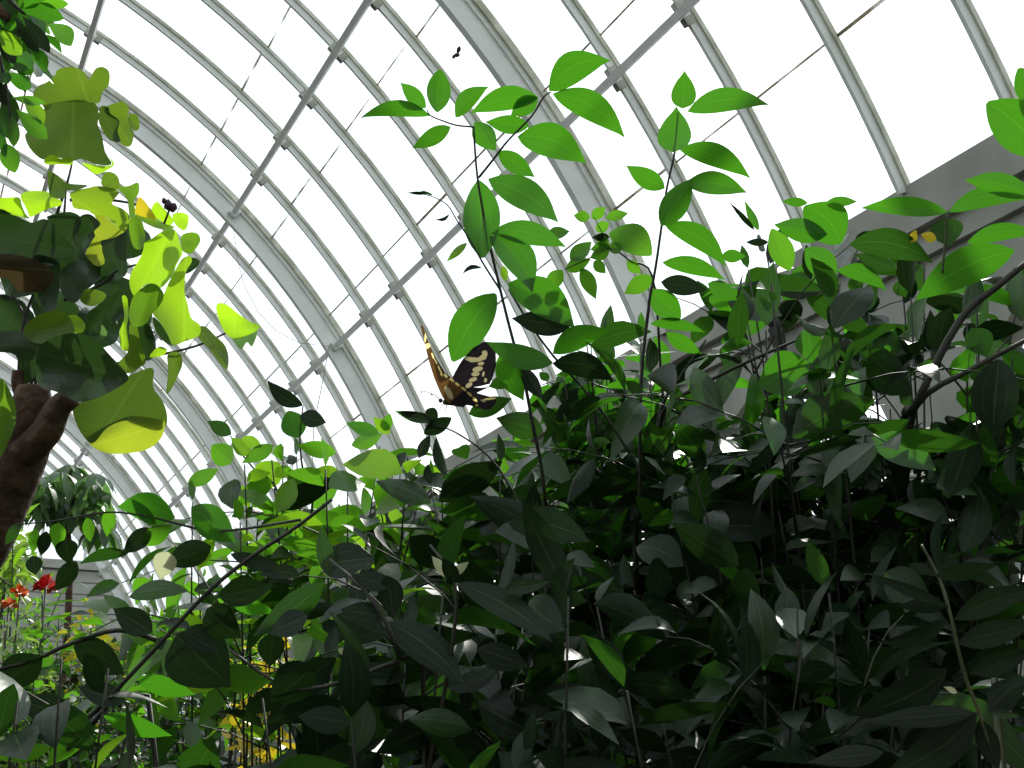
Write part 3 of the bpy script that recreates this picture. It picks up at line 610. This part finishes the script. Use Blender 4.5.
# ------------------------------------------------------------------ random growth
def interp(tab, x):
    if x <= tab[0][0]: return tab[0][1]
    for (a, b), (c, d) in zip(tab, tab[1:]):
        if x <= c: return b+(d-b)*(x-a)/(c-a)
    return tab[-1][1]
def grow(parent, base, targets, allow, leaf=.12, wid=.42, mat_='bulk', pairs=6, seg=.5, twigs=3, prof='ell', r=.004, droop=.12, stem='twig', up=.6, mats=None, sparse=1., part='branch', n=5):
    for tg in targets:
        tg = V(tg); b = V(base); mid = b.lerp(tg, .55)+V((rng.uniform(-.08, .08), rng.uniform(-.08, .08), .22*(tg-b).length*.5))
        curve = [(1-t)**2*b+2*t*(1-t)*mid+t*t*tg for t in [k/14 for k in range(15)]]
        smb = MB(); smb.tube(curve, r, r*.3, 5); lmb = MB(); any_ = 0
        def put(p, dirv, outv, sc):
            nonlocal any_
            d_ = (outv*.9+dirv*.45+V((rng.gauss(0, .25), rng.gauss(0, .25), rng.gauss(-droop, .25)))).normalized()
            ln = leaf*sc*rng.uniform(.5, 1.25); T = p+d_*ln
            if rng.random() > sparse or not allow(p, T): return
            nn = (V((0, 0, up))+V((rng.gauss(0, .5), rng.gauss(0, .5), rng.gauss(0, .3)))).normalized()
            pi_ = rng.random(); mi = 0
            if mats:
                acc = 0
                for q, (mm, pr) in enumerate(mats):
                    acc += pr
                    if pi_ < acc: mi = q; break
            lmb.leaf(p+d_*ln*.06, T, ln*wid*rng.uniform(.85, 1.15), nn, prof, n=n, across=2, fold=rng.uniform(0, .45), curl=rng.uniform(-.02, .1), bend=rng.uniform(-.05, .05), droop=rng.uniform(0, .3), mi=mi)
            any_ += 1
        def leafy(c, k0, npair, sc):
            tot = len(c)-1
            for q in range(npair):
                t = k0+(1-k0)*(q+.5)/npair; f = t*tot; i = min(int(f), tot-1); p = c[i].lerp(c[i+1], f-i); dv = (c[i+1]-c[i]).normalized()
                ax = dv.cross(V((rng.gauss(0, 1), rng.gauss(0, 1), rng.gauss(0, 1)))).normalized()
                put(p, dv, ax, sc); put(p, dv, -ax, sc)
            put(c[-1], (c[-1]-c[-2]).normalized(), (c[-1]-c[-2]).normalized(), sc*.8)
        Lc = (tg-b).length; k0 = max(0, 1-seg/Lc)
        leafy(curve, k0, pairs, 1.)
        for _ in range(twigs):
            f = rng.uniform(k0, .95); p = curve[int(f*14)]
            dv = (V((rng.gauss(0, 1), rng.gauss(0, 1), rng.uniform(-.3, .8)))).normalized(); e = p+dv*seg*rng.uniform(.4, .7)
            if not allow(e, e): continue
            c = [p.lerp(e, t/4)+V((0, 0, .03*sin(pi*t/4))) for t in range(5)]; smb.tube(c, r*.4, r*.2, 4); leafy(c, .2, max(2, pairs-2), .9)
        if not any_: continue
        s = smb.build(part, M[stem], parent, origin=b)
        lmb.build('foliage', [M[x] for x, _ in mats] if mats else M[mat_], s, origin=tg)

SKY = [(-50, 640), (60, 600), (110, 560), (150, 470), (195, 440), (240, 424), (300, 420), (345, 425), (400, 428), (450, 430), (500, 425), (530, 390), (560, 325), (600, 300), (650, 295), (690, 280), (720, 258), (760, 222), (800, 212), (860, 225), (920, 218), (980, 205), (1100, 180)]
GAPS = [(778, 350, 44, 36, .93), (265, 664, 38, 30, .8), (925, 398, 62, 30, .85), (905, 305, 24, 14, .8), (735, 395, 34, 30, .85), (985, 345, 34, 18, .6), (810, 430, 40, 16, .5), (440, 455, 60, 20, .4), (300, 470, 60, 30, .35), (200, 500, 50, 40, .4)]
def allow_sky(extra=0, x0=-80, x1=1110, y1=1100, wall=True):
    def f(p, T):
        for q in (p, T):
            if wall and q.x > XE-.04: return False
            x, y = pix(q)
            if y < interp(SKY, x)+extra or x < x0 or x > x1: return False
        x, y = pix((p+T)/2)
        for cx, cy, rx, ry_, pr in GAPS:
            if ((x-cx)/rx)**2+((y-cy)/ry_)**2 < 1 and rng.random() < pr: return False
        return True
    return f
def targets(n, x0, x1, y0, y1, d0, d1, skym=15):
    out = []; tries = 0
    while len(out) < n and tries < 4000:
        tries += 1; x = rng.uniform(x0, x1); y = rng.uniform(y0, y1)
        if y < interp(SKY, x)+skym: continue
        p = at(x, y, rng.uniform(d0, d1))
        if p.x < XE-.15: out.append(p)
    return out

al = allow_sky()
grow(R_, gR, targets(26, 740, 1040, 215, 420, 2.0, 2.7), al, leaf=.12, mats=[('bulk', .55), ('hero', .15), ('dark', .3)], pairs=5, twigs=3, seg=.45, r=.005)
grow(O_, at(-40, -20, 2.3), [at(rng.uniform(-25, 40), rng.uniform(-15, 95), rng.uniform(2.2, 2.5)) for _ in range(12)], lambda p, T: all(pix(q)[0] < 66-max(0, pix(q)[1]-60)*.55 and pix(q)[1] < 165 for q in (p, T)),
     leaf=.06, wid=.5, mats=[('hero', .45), ('small', .3), ('bulk', .25)], pairs=4, twigs=2, seg=.14, prof='obov', r=.0025, part='spray')
def shrub(label, px, d, specs, **kw):
    g = ground(px, d); t = thing('leafy_shrub', label, 'shrub', g)
    for sp in specs: grow(t, g, targets(*sp[0]), sp[1], **sp[2])
    return t
mixA = [('bulk', .25), ('small', .45), ('lime', .22), ('dark', .08)]; mixB = [('bulk', .5), ('dark', .5)]; mixC = [('dark', .8), ('bulk', .2)]
LG = shrub('light green leafy shrub left of the butterfly, before the lower roof ribs', 300, 2.5, [((22, 165, 440, 440, 580, 2.1, 2.7), al, dict(leaf=.095, mats=mixA, pairs=5, twigs=3, seg=.4, sparse=.85))])
hero(LG, cE, [(775, 398, 684, 333, 42, dict(m='dark', bend=.1)), (765, 480, 738, 412, 66, dict(m='hero', p='oval')), (768, 425, 835, 442, 46, dict(m='dark')), (592, 472, 532, 438, 38, dict(m='bulk')), (592, 545, 542, 500, 60, dict(p='oval')), (715, 545, 658, 612, 74, dict(m='lime', p='oval')), (640, 525, 592, 480, 40, dict(m='lime')), (620, 480, 672, 505, 30, dict(m='lime')), (860, 520, 760, 500, 44), (900, 500, 980, 470, 40), (700, 500, 620, 545, 40), (810, 560, 880, 610, 60, dict(m='lime')), (770, 580, 790, 650, 50, dict(m='lime')), (480, 600, 560, 560, 40), (650, 640, 700, 690, 60, dict(m='small')), (600, 600, 640, 660, 40, dict(m='lime'))], 2.3, 'small')
stem3(LG, [at(300, 620, 2.4)]+pts(cE, [(800, 640), (775, 560), (768, 485), (772, 430), (776, 398)], 2.3), .0022, .001, 'twig', 'twig')
stem3(LG, [at(300, 620, 2.4)]+pts(cE, [(720, 640), (650, 560), (610, 510), (590, 475)], 2.3), .0022, .001, 'twig', 'twig')
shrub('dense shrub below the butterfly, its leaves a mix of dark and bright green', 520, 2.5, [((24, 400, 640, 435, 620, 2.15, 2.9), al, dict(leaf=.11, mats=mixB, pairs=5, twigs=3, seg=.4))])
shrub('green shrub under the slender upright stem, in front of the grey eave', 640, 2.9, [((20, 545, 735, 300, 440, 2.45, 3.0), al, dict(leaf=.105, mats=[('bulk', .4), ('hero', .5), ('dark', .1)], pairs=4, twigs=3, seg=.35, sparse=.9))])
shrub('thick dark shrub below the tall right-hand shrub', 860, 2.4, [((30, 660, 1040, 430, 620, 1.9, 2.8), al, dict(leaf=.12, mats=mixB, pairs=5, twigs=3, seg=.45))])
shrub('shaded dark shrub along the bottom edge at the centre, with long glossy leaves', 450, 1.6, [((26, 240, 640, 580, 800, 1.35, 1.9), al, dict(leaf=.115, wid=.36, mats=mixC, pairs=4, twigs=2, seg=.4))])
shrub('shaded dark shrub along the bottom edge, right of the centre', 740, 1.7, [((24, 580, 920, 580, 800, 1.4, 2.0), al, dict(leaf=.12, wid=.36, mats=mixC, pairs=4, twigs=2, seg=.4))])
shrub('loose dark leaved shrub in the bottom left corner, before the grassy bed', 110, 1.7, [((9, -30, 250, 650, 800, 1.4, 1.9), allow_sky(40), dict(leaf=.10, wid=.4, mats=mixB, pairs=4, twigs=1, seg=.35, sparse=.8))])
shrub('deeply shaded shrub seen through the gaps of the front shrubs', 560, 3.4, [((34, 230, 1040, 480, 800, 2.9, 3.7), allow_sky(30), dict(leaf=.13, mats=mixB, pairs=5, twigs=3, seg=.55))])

# placed dark leaves on the nearest shrubs
g = ground(420, 1.45); F_ = thing('leafy_shrub', 'near drooping sprays of broad dark leaves in the shade at lower centre', 'shrub', g)
stem3(F_, [g, at(425, 790, 1.45), at(400, 660, 1.44), at(372, 600, 1.45), at(330, 560, 1.5)], .003, .002, 'twig')
stem3(F_, [at(425, 790, 1.45), at(450, 660, 1.45), at(455, 585, 1.46), at(430, 545, 1.5)], .0025, .0015, 'twig', 'branch')
stem3(F_, [at(400, 660, 1.44), at(300, 690, 1.45), at(230, 650, 1.47)], .0025, .0015, 'twig', 'branch')
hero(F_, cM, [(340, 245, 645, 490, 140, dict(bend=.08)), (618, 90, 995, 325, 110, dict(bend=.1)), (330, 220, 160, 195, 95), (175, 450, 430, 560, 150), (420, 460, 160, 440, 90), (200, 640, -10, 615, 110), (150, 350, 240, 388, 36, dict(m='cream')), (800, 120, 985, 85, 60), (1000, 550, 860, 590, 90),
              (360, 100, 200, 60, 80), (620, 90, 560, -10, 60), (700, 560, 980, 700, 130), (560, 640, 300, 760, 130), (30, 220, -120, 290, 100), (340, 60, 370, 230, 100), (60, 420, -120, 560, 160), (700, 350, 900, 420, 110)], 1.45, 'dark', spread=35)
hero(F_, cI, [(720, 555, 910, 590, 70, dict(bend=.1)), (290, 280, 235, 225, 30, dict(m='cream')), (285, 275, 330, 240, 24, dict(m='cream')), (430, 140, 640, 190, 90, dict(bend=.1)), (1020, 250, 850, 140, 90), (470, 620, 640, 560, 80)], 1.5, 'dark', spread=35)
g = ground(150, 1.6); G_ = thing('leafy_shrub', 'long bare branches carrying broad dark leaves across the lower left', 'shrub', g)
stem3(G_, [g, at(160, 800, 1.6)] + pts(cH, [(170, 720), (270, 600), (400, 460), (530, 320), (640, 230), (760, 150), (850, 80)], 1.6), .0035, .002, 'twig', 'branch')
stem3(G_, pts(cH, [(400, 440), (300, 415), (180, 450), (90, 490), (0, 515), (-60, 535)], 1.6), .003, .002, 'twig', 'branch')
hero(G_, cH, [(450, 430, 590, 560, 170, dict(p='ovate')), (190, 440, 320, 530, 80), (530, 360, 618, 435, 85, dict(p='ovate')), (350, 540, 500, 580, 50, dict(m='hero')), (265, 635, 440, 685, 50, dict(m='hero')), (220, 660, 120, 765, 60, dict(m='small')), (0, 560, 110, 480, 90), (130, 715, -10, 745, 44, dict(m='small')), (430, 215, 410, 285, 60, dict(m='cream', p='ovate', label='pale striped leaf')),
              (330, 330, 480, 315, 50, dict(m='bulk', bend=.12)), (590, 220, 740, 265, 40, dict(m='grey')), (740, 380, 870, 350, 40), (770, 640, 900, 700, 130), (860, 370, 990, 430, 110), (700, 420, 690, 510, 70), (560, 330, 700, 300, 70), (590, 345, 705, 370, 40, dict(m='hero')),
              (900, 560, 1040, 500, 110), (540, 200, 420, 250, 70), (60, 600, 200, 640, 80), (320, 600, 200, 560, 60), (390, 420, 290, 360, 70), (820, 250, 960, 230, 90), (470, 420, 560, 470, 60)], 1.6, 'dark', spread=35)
hero(G_, c7, [(570, 460, 480, 360, 46, dict(m='small')), (640, 430, 430, 390, 110, dict(m='hero', bend=-.1)), (700, 390, 860, 520, 120, dict(m='hero')), (520, 530, 630, 455, 70, dict(m='small')), (560, 470, 450, 560, 70, dict(m='dark')), (130, 470, 120, 560, 40, dict(m='small')), (215, 450, 205, 550, 60, dict(m='small', p='ovate')), (320, 430, 330, 520, 44, dict(m='small')), (400, 400, 390, 500, 50, dict(m='small')), (70, 450, 20, 530, 40, dict(m='bulk')), (170, 480, 150, 570, 50, dict(m='dark')), (240, 510, 250, 600, 80, dict(m='dark', p='ovate')), (470, 560, 290, 600, 46, dict(m='bulk', bend=-.1)), (120, 570, 130, 640, 60, dict(m='dark')), (280, 590, 200, 700, 70, dict(m='dark'))], 2.0, 'bulk')
stem3(G_, [at(300, 520, 1.75)] + pts(c7, [(800, 480), (640, 450), (560, 430), (400, 410), (215, 440), (70, 455)], 2.0), .002, .001, 'twig', 'branch')

# long-leaved plant at lower right
g = ground(1000, 1.15); L_ = thing('long_leaved_plant', 'pale stemmed plant with long drooping grey green leaves at lower right', 'plant', g)
stem3(L_, [g, at(1010, 820, 1.14)] + pts(cO, [(890, 760), (810, 520), (740, 340), (700, 200), (655, 0)], 1.13) + pts(cN, [(650, 340), (600, 200), (510, 25)], 1.14)[1:], .0022, .0012, 'palestem', 'stem')
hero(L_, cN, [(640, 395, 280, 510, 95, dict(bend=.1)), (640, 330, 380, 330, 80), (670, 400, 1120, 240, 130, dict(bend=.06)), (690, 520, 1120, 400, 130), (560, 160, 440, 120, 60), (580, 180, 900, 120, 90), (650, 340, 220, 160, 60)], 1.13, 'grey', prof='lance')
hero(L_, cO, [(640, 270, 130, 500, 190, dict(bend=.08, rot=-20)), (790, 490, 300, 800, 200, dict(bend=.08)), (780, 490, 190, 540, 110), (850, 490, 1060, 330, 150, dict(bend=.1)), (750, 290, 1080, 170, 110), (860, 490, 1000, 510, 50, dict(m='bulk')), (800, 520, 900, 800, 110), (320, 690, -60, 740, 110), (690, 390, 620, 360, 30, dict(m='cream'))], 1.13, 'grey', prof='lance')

# ------------------------------------------------------------------ background beds at left
al2 = lambda x0, x1, y0: (lambda p, T: all(q.x < XE-.05 and x0 < pix(q)[0] < x1 and pix(q)[1] > y0 for q in (p, T)))
g = ground(66, 8.0); U_ = thing('umbrella_tree', 'domed tree with drooping leaflets behind the tree trunk at left', 'tree', g)
stem3(U_, [g, at(68, 620, 8), at(66, 520, 8), at(66, 480, 8)], .022, .016, 'bark', 'trunk', 8)
for k in range(26):
    a = rng.uniform(0, 2*pi); rr = rng.uniform(.02, .26)**.9; c = at(66+rng.uniform(-38, 42), 0, 8.0+rng.uniform(-.25, .25))
    px = 66+rng.uniform(-40, 44); py = 462+((px-68)/46)**2*34+rng.uniform(0, 46); c = at(px, py, 8.0+rng.uniform(-.3, .3))
    mb = MB()
    for q in range(9):
        b = 2*pi*q/9+rng.uniform(-.2, .2); e = c+V((cos(b)*.13, sin(b)*.13, rng.uniform(-.2, -.08)))
        mb.leaf(c+V((cos(b), sin(b), 0))*.02, e, .055, V((cos(b)*.5, sin(b)*.5, .8)), 'obov', n=4, across=2, curl=.1)
    s = MB(); s.tube([at(66, 520, 8), c.lerp(at(66, 500, 8), .4)+V((0, 0, .05)), c], .007, .004, 4)
    so = s.build('leaf_stalk', M['stem'], U_, origin=at(66, 520, 8)); mb.build('leaflets', M['hazy'], so, origin=c)

def bed(label, name, cat, px, d, n, x0, x1, y0, y1, leaf, wid, mats, seg=.4, pairs=5, twigs=3, prof='ell', up=.6, sparse=1.):
    g = ground(px, d); t = thing(name, label, cat, g)
    tg = [at(rng.uniform(x0, x1), rng.uniform(y0, y1), d+rng.uniform(-.4, .4)) for _ in range(n)]
    grow(t, g, tg, al2(x0-25, x1+25, y0-8), leaf=leaf, wid=wid, mats=mats, pairs=pairs, twigs=twigs, seg=seg, prof=prof, up=up, r=.006, sparse=sparse, n=4)
    return t
bed('golden green feathery bush at the left edge under the tree trunk', 'feathery_bush', 'bush', 2, 5.6, 14, -25, 22, 485, 540, .12, .2, [('meadow', .7), ('lime', .3)], prof='lance', pairs=8)
bed('yellow green grassy clump at the left edge below the red flowers', 'grassy_plant', 'plant', 10, 4.6, 16, -30, 42, 615, 720, .16, .10, [('meadow', 1.)], prof='lance', pairs=9)
bed('orange tinged croton bush right of the red flower', 'croton_bush', 'bush', 105, 5.0, 16, 78, 132, 600, 650, .055, .42, [('croton', .6), ('lime', .25), ('small', .15)], pairs=7, twigs=4, seg=.3)
bed('bright green bush above the left grassy clump, beside the red flowers', 'green_bush', 'bush', 40, 5.2, 12, 18, 78, 575, 660, .07, .3, [('small', .7), ('lime', .3)])
bed('low bush with many small sunlit leaves below the croton bush', 'low_bush', 'bush', 80, 3.8, 30, 0, 180, 650, 790, .05, .42, [('bulk', .6), ('dark', .2), ('small', .2)], pairs=7, seg=.32)
bed('shady background bush behind the bare branches at lower left', 'dark_bush', 'bush', 150, 5.5, 26, 20, 240, 640, 800, .14, .42, [('bulk', .5), ('dark', .5)], seg=.6)
yb = bed('yellow leaved bush glowing through the gap in the dark shrubs', 'yellow_bush', 'bush', 258, 3.9, 12, 238, 292, 632, 690, .075, .4, [('gold', .65), ('lime', .35)], pairs=5)
bed('pale green bush behind the gap left of the centre, above the yellow bush', 'pale_bush', 'bush', 210, 5.0, 16, 150, 270, 570, 640, .11, .4, [('small', .5), ('bulk', .4), ('lime', .1)])

# red flowers
def flower(label, px, py, d, r, mat_, n=22):
    g = ground(px, d); t = thing('red_flower' if mat_ == 'red' else 'coral_flower', label, 'flower', g)
    c = at(px, py, d); stem3(t, [g, V((c.x, c.y, c.z*.6)), c], .006, .003, 'stem')
    mb = MB()
    for k in range(n):
        th = rng.uniform(0, 2*pi); z = rng.uniform(-.3, 1); q = (1-z*z)**.5 if abs(z) < 1 else 0
        dv = V((q*cos(th), q*sin(th), z)); mb.leaf(c+dv*r*.15, c+dv*r*rng.uniform(.8, 1.1), r*.55, V((rng.gauss(0, 1), rng.gauss(0, 1), 1)).normalized(), 'obov', n=4, across=2, fold=.2)
    mb.build('petals', M[mat_], t, origin=c)
    lm = MB()
    for k in range(7):
        zz = c.z-.06-.05*k; b = rng.uniform(0, 6.3); q = V((c.x, c.y, zz)); lm.leaf(q, q+V((cos(b)*.12, sin(b)*.12, .02)), .04, V((0, 0, 1)), 'ell', n=4, across=2)
    lm.build('foliage', M['small'], t, origin=V((c.x, c.y, c.z-.2)))
flower('deep red flower head, the right-hand of the red pair at left', 46, 588, 4.4, .042, 'red', 34)
flower('coral red flower left of the deep red flower head, higher of two', 20, 594, 4.5, .034, 'orange')
flower('coral red flower at the left edge, lower of two', 9, 606, 4.5, .03, 'orange')

# ------------------------------------------------------------------ butterfly
kz = (400, 320, 7.68); D = 1.96
BF = thing('butterfly', 'black and yellow swallowtail butterfly perched at the top of the shrub', 'butterfly', at(452, 405, D))
def bp_(x, y, dz=0): return at(*P(kz, x, y), D+dz)
def wing(name, outline, spots, mats, parent, dz):
    """one thin wing sheet, its cream and gold cells cut into the sheet itself"""
    loops = [(outline, 0)]
    for sp in spots:
        poly, mi = sp[0], sp[1]
        if len(poly) == 4 and isinstance(poly[0], (int, float)):
            x, y, rx, ry_ = poly; an = sp[2] if len(sp) > 2 else 0
            poly = [(x+rx*cos(t)*cos(an)-ry_*sin(t)*sin(an), y+rx*cos(t)*sin(an)+ry_*sin(t)*cos(an)) for t in [2*pi*k/10 for k in range(10)]]
        loops.append((poly, mi))
    def inside(q, x, y):
        c = False; n = len(q)
        for i in range(n):
            (ax, ay), (bx, by) = q[i], q[(i+1) % n]
            if (ay > y) != (by > y) and x < (bx-ax)*(y-ay)/(by-ay)+ax: c = not c
        return c
    vs, ed = [], []
    for q, _ in loops:
        o = len(vs); vs += [V(p) for p in q]; ed += [(o+i, o+(i+1) % len(q)) for i in range(len(q))]
    ov, oe, of, *_ = delaunay_2d_cdt(vs, ed, [], 0, 1e-3)
    mb = MB(); mb.add([bp_(v.x, v.y, dz(v.x, v.y)) for v in ov], [])
    for f in of:
        c = sum((ov[k] for k in f), V((0, 0)))/len(f)
        if not inside(outline, c.x, c.y): continue
        mi = 0
        for q, m_ in loops[1:]:
            if inside(q, c.x, c.y): mi = m_
        mb.f.append(tuple(f)); mb.mi.append(mi)
    return mb.build(name, mats, parent, smooth=False)
# far pair of wings, dark with a cream band
wing('forewing', [(395, 620), (380, 500), (410, 425), (450, 350), (490, 290), (560, 215), (640, 168), (690, 170), (735, 215), (738, 350), (715, 430), (690, 490), (610, 510), (540, 520), (470, 600)],
     [([(490, 275), (545, 285), (600, 290), (665, 235), (672, 265), (660, 300), (600, 322), (545, 325), (495, 300)], 1), ((622, 335, 26, 14), 1, -.2), ((597, 377, 42, 20), 1, -.2), ((580, 415, 32, 18), 1, -.1), ((560, 458, 34, 16), 1, -.3), ((530, 500, 30, 18), 1, -.6), ((640, 415, 10, 22), 1, .2), ((657, 462, 12, 18), 1, .2), ((650, 250, 22, 16), 1)],
     [M['wing'], M['spot']], BF, lambda x, y: .012+(x-400)/340*.02)
wing('hindwing', [(400, 640), (470, 560), (540, 515), (620, 520), (690, 515), (640, 535), (590, 560), (640, 575), (700, 590), (740, 600), (735, 640), (690, 690), (640, 690), (560, 660), (480, 650)],
     [((690, 605, 50, 9), 2, -.12), ((640, 620, 20, 10), 1, .3)], [M['wing'], M['spot'], M['goldspot']], BF, lambda x, y: .006+(x-400)/340*.012)
# near wing seen steeply, warm brown with a gold chain of spots along its edge
gold = [((350, 428, 20, 10), 1, .8), ((400, 462, 22, 10), 1, .8), ((440, 494, 22, 10), 1, .7), ((490, 530, 26, 10), 1, .65), ((535, 570, 26, 11), 1, .75), ((575, 612, 28, 13), 1, .95), ((300, 370, 24, 7), 1, 1.2), ((275, 318, 26, 7), 1, 1.1), ((252, 275, 26, 7), 1, 1.2), ((317, 410, 24, 7), 1, 1.3), ((210, 200, 20, 28), 1, 1.), ((196, 130, 8, 44), 1, .1), ((590, 655, 12, 10), 1)]
wing('forewing', [(375, 640), (330, 600), (300, 535), (260, 440), (232, 350), (205, 250), (185, 150), (158, 50), (172, 40), (205, 130), (240, 215), (275, 290), (310, 345), (350, 410), (420, 460), (500, 520), (450, 580)],
     [g_ for g_ in gold if g_[0][0] < 500] + [((375, 560, 22, 60), 3, -.5)], [M['wingwarm'], M['goldspot'], M['wing'], M['spot']], BF, lambda x, y: -.012-(640-y)/600*.02)
wing('hindwing', [(380, 650), (400, 560), (430, 490), (480, 500), (540, 550), (610, 620), (600, 680), (560, 665), (510, 640), (490, 670), (430, 665)],
     [g_ for g_ in gold if g_[0][0] >= 480], [M['wing'], M['goldspot']], BF, lambda x, y: -.006)
mb = MB(); mb.tube(smooth_pts([bp_(335, 628), bp_(370, 640), bp_(420, 645), bp_(480, 648), bp_(530, 640)]), .0032, .0016, 8); mb.build('abdomen', M['fur'], BF)
mb = MB(); mb.blob(bp_(350, 630), .0042, n=8); mb.build('thorax', M['fur'], BF)
mb = MB(); mb.blob(bp_(312, 618), .0032, n=8); mb.build('head', M['fur'], BF)
for q in ([(300, 608), (270, 580), (230, 560), (195, 550), (165, 553)], [(305, 612), (285, 590), (262, 575), (240, 572)]):
    mb = MB(); mb.tube(smooth_pts([bp_(x, y) for x, y in q]), .0005, .0005, 4); mb.blob(bp_(*q[-1]), .0012, n=5); mb.build('antenna', M['fur'], BF)
for q in ([(340, 640), (318, 655), (305, 690)], [(360, 655), (350, 690), (365, 720)], [(400, 660), (410, 700), (430, 730)]):
    mb = MB(); mb.tube([bp_(x, y) for x, y in q], .0006, .0004, 4); mb.build('leg', M['fur'], BF)
# perch leaf under the butterfly
hero(A, cF, [(215, 470, 285, 430, 40, dict(m='dark', p='oval')), (230, 440, 140, 412, 26, dict(m='hero')), (100, 470, 15, 442, 36), (128, 470, 85, 428, 32, dict(m='lime')), (115, 462, 128, 418, 30, dict(m='small')), (150, 415, 280, 445, 26, dict(m='grey')), (250, 430, 220, 410, 36, dict(m='dark', p='oval'))], 2.0, 'hero')
stem3(A, [at(545, 560, 2.03), at(500, 470, 2.0), at(455, 432, 1.99), at(425, 425, 2.0)] , .0018, .0009, 'twig', 'twig')
hero(A, cF, [(520, 465, 400, 430, 70, dict(m='bulk')), (330, 420, 440, 380, 50, dict(m='bulk', d=.03)), (440, 330, 380, 350, 36, dict(m='bulk', d=.03))], 2.0, 'hero')

# tiny insect on the glass high up
c = at(457, 55, 5.6); IN = thing('small_insect', 'tiny dark insect high up against the white roof glass', 'insect', c)
mb = MB(); mb.blob(c, V((.012, .012, .008)), n=7, jit=.1); mb.build('body', M['fur'], IN)
mb = MB(); mb.leaf(c, at(460, 46, 5.6), .018, -FW, 'obov', n=4, across=2); mb.leaf(c, at(452, 58, 5.62), .016, -FW, 'obov', n=4, across=2); mb.build('wings', M['wing'], IN)

# ------------------------------------------------------------------ light
SUN_AZ, SUN_EL = .74, radians(42)
SD = V((sin(SUN_AZ)*cos(SUN_EL), cos(SUN_AZ)*cos(SUN_EL), sin(SUN_EL)))
ld = bpy.data.lights.new('sun', 'SUN'); ld.energy = 5.0; ld.angle = radians(.6); ld.color = (1, .96, .88)
lo = bpy.data.objects.new('sun', ld); C.objects.link(lo); lo.rotation_euler = SD.to_track_quat('Z', 'Y').to_euler(); lo.location = (6, 6, 12)
w = bpy.data.worlds.new('sky'); bpy.context.scene.world = w; w.use_nodes = True; nt = w.node_tree; nt.nodes.clear()
out = nt.nodes.new('ShaderNodeOutputWorld'); bg = N(nt, 'Background'); tc = N(nt, 'TexCoord')
sp = N(nt, 'SeparateXYZ'); L(nt, tc.outputs['Generated'], sp.inputs[0])
vm = N(nt, 'VectorMath', operation='DOT_PRODUCT'); L(nt, tc.outputs['Generated'], vm.inputs[0]); vm.inputs[1].default_value = SD
dt = math_(nt, 'MAXIMUM', vm.outputs['Value'], 0.)
no = N(nt, 'TexNoise', Scale=3.5, Detail=5.); L(nt, tc.outputs['Generated'], no.inputs[0])
cl = ramp(nt, no.outputs[0], [(.42, (0, 0, 0)), (.6, (1, 1, 1))])
col = mix(nt, cl, (.80, .90, 1.0), (.97, .98, 1.0))
glow = math_(nt, 'MULTIPLY', math_(nt, 'POWER', dt, 6.), .9)
st_ = math_(nt, 'ADD', glow, 1.3)
hz = ramp(nt, sp.outputs[2], [(.0, (.1, .1, .1)), (.04, (1, 1, 1))])
L(nt, mix(nt, hz, (.06, .07, .05), col), bg.inputs[0]); L(nt, st_, bg.inputs[1]); L(nt, bg.outputs[0], out.inputs[0])

sc = bpy.context.scene
sc.view_settings.view_transform = 'Standard'; sc.view_settings.look = 'None'; sc.view_settings.gamma = 1; sc.view_settings.exposure = 0.0
sc.view_settings.use_curve_mapping = False
sc.cycles.max_bounces = 10; sc.cycles.diffuse_bounces = 3; sc.cycles.glossy_bounces = 3; sc.cycles.transmission_bounces = 6; sc.cycles.transparent_max_bounces = 12
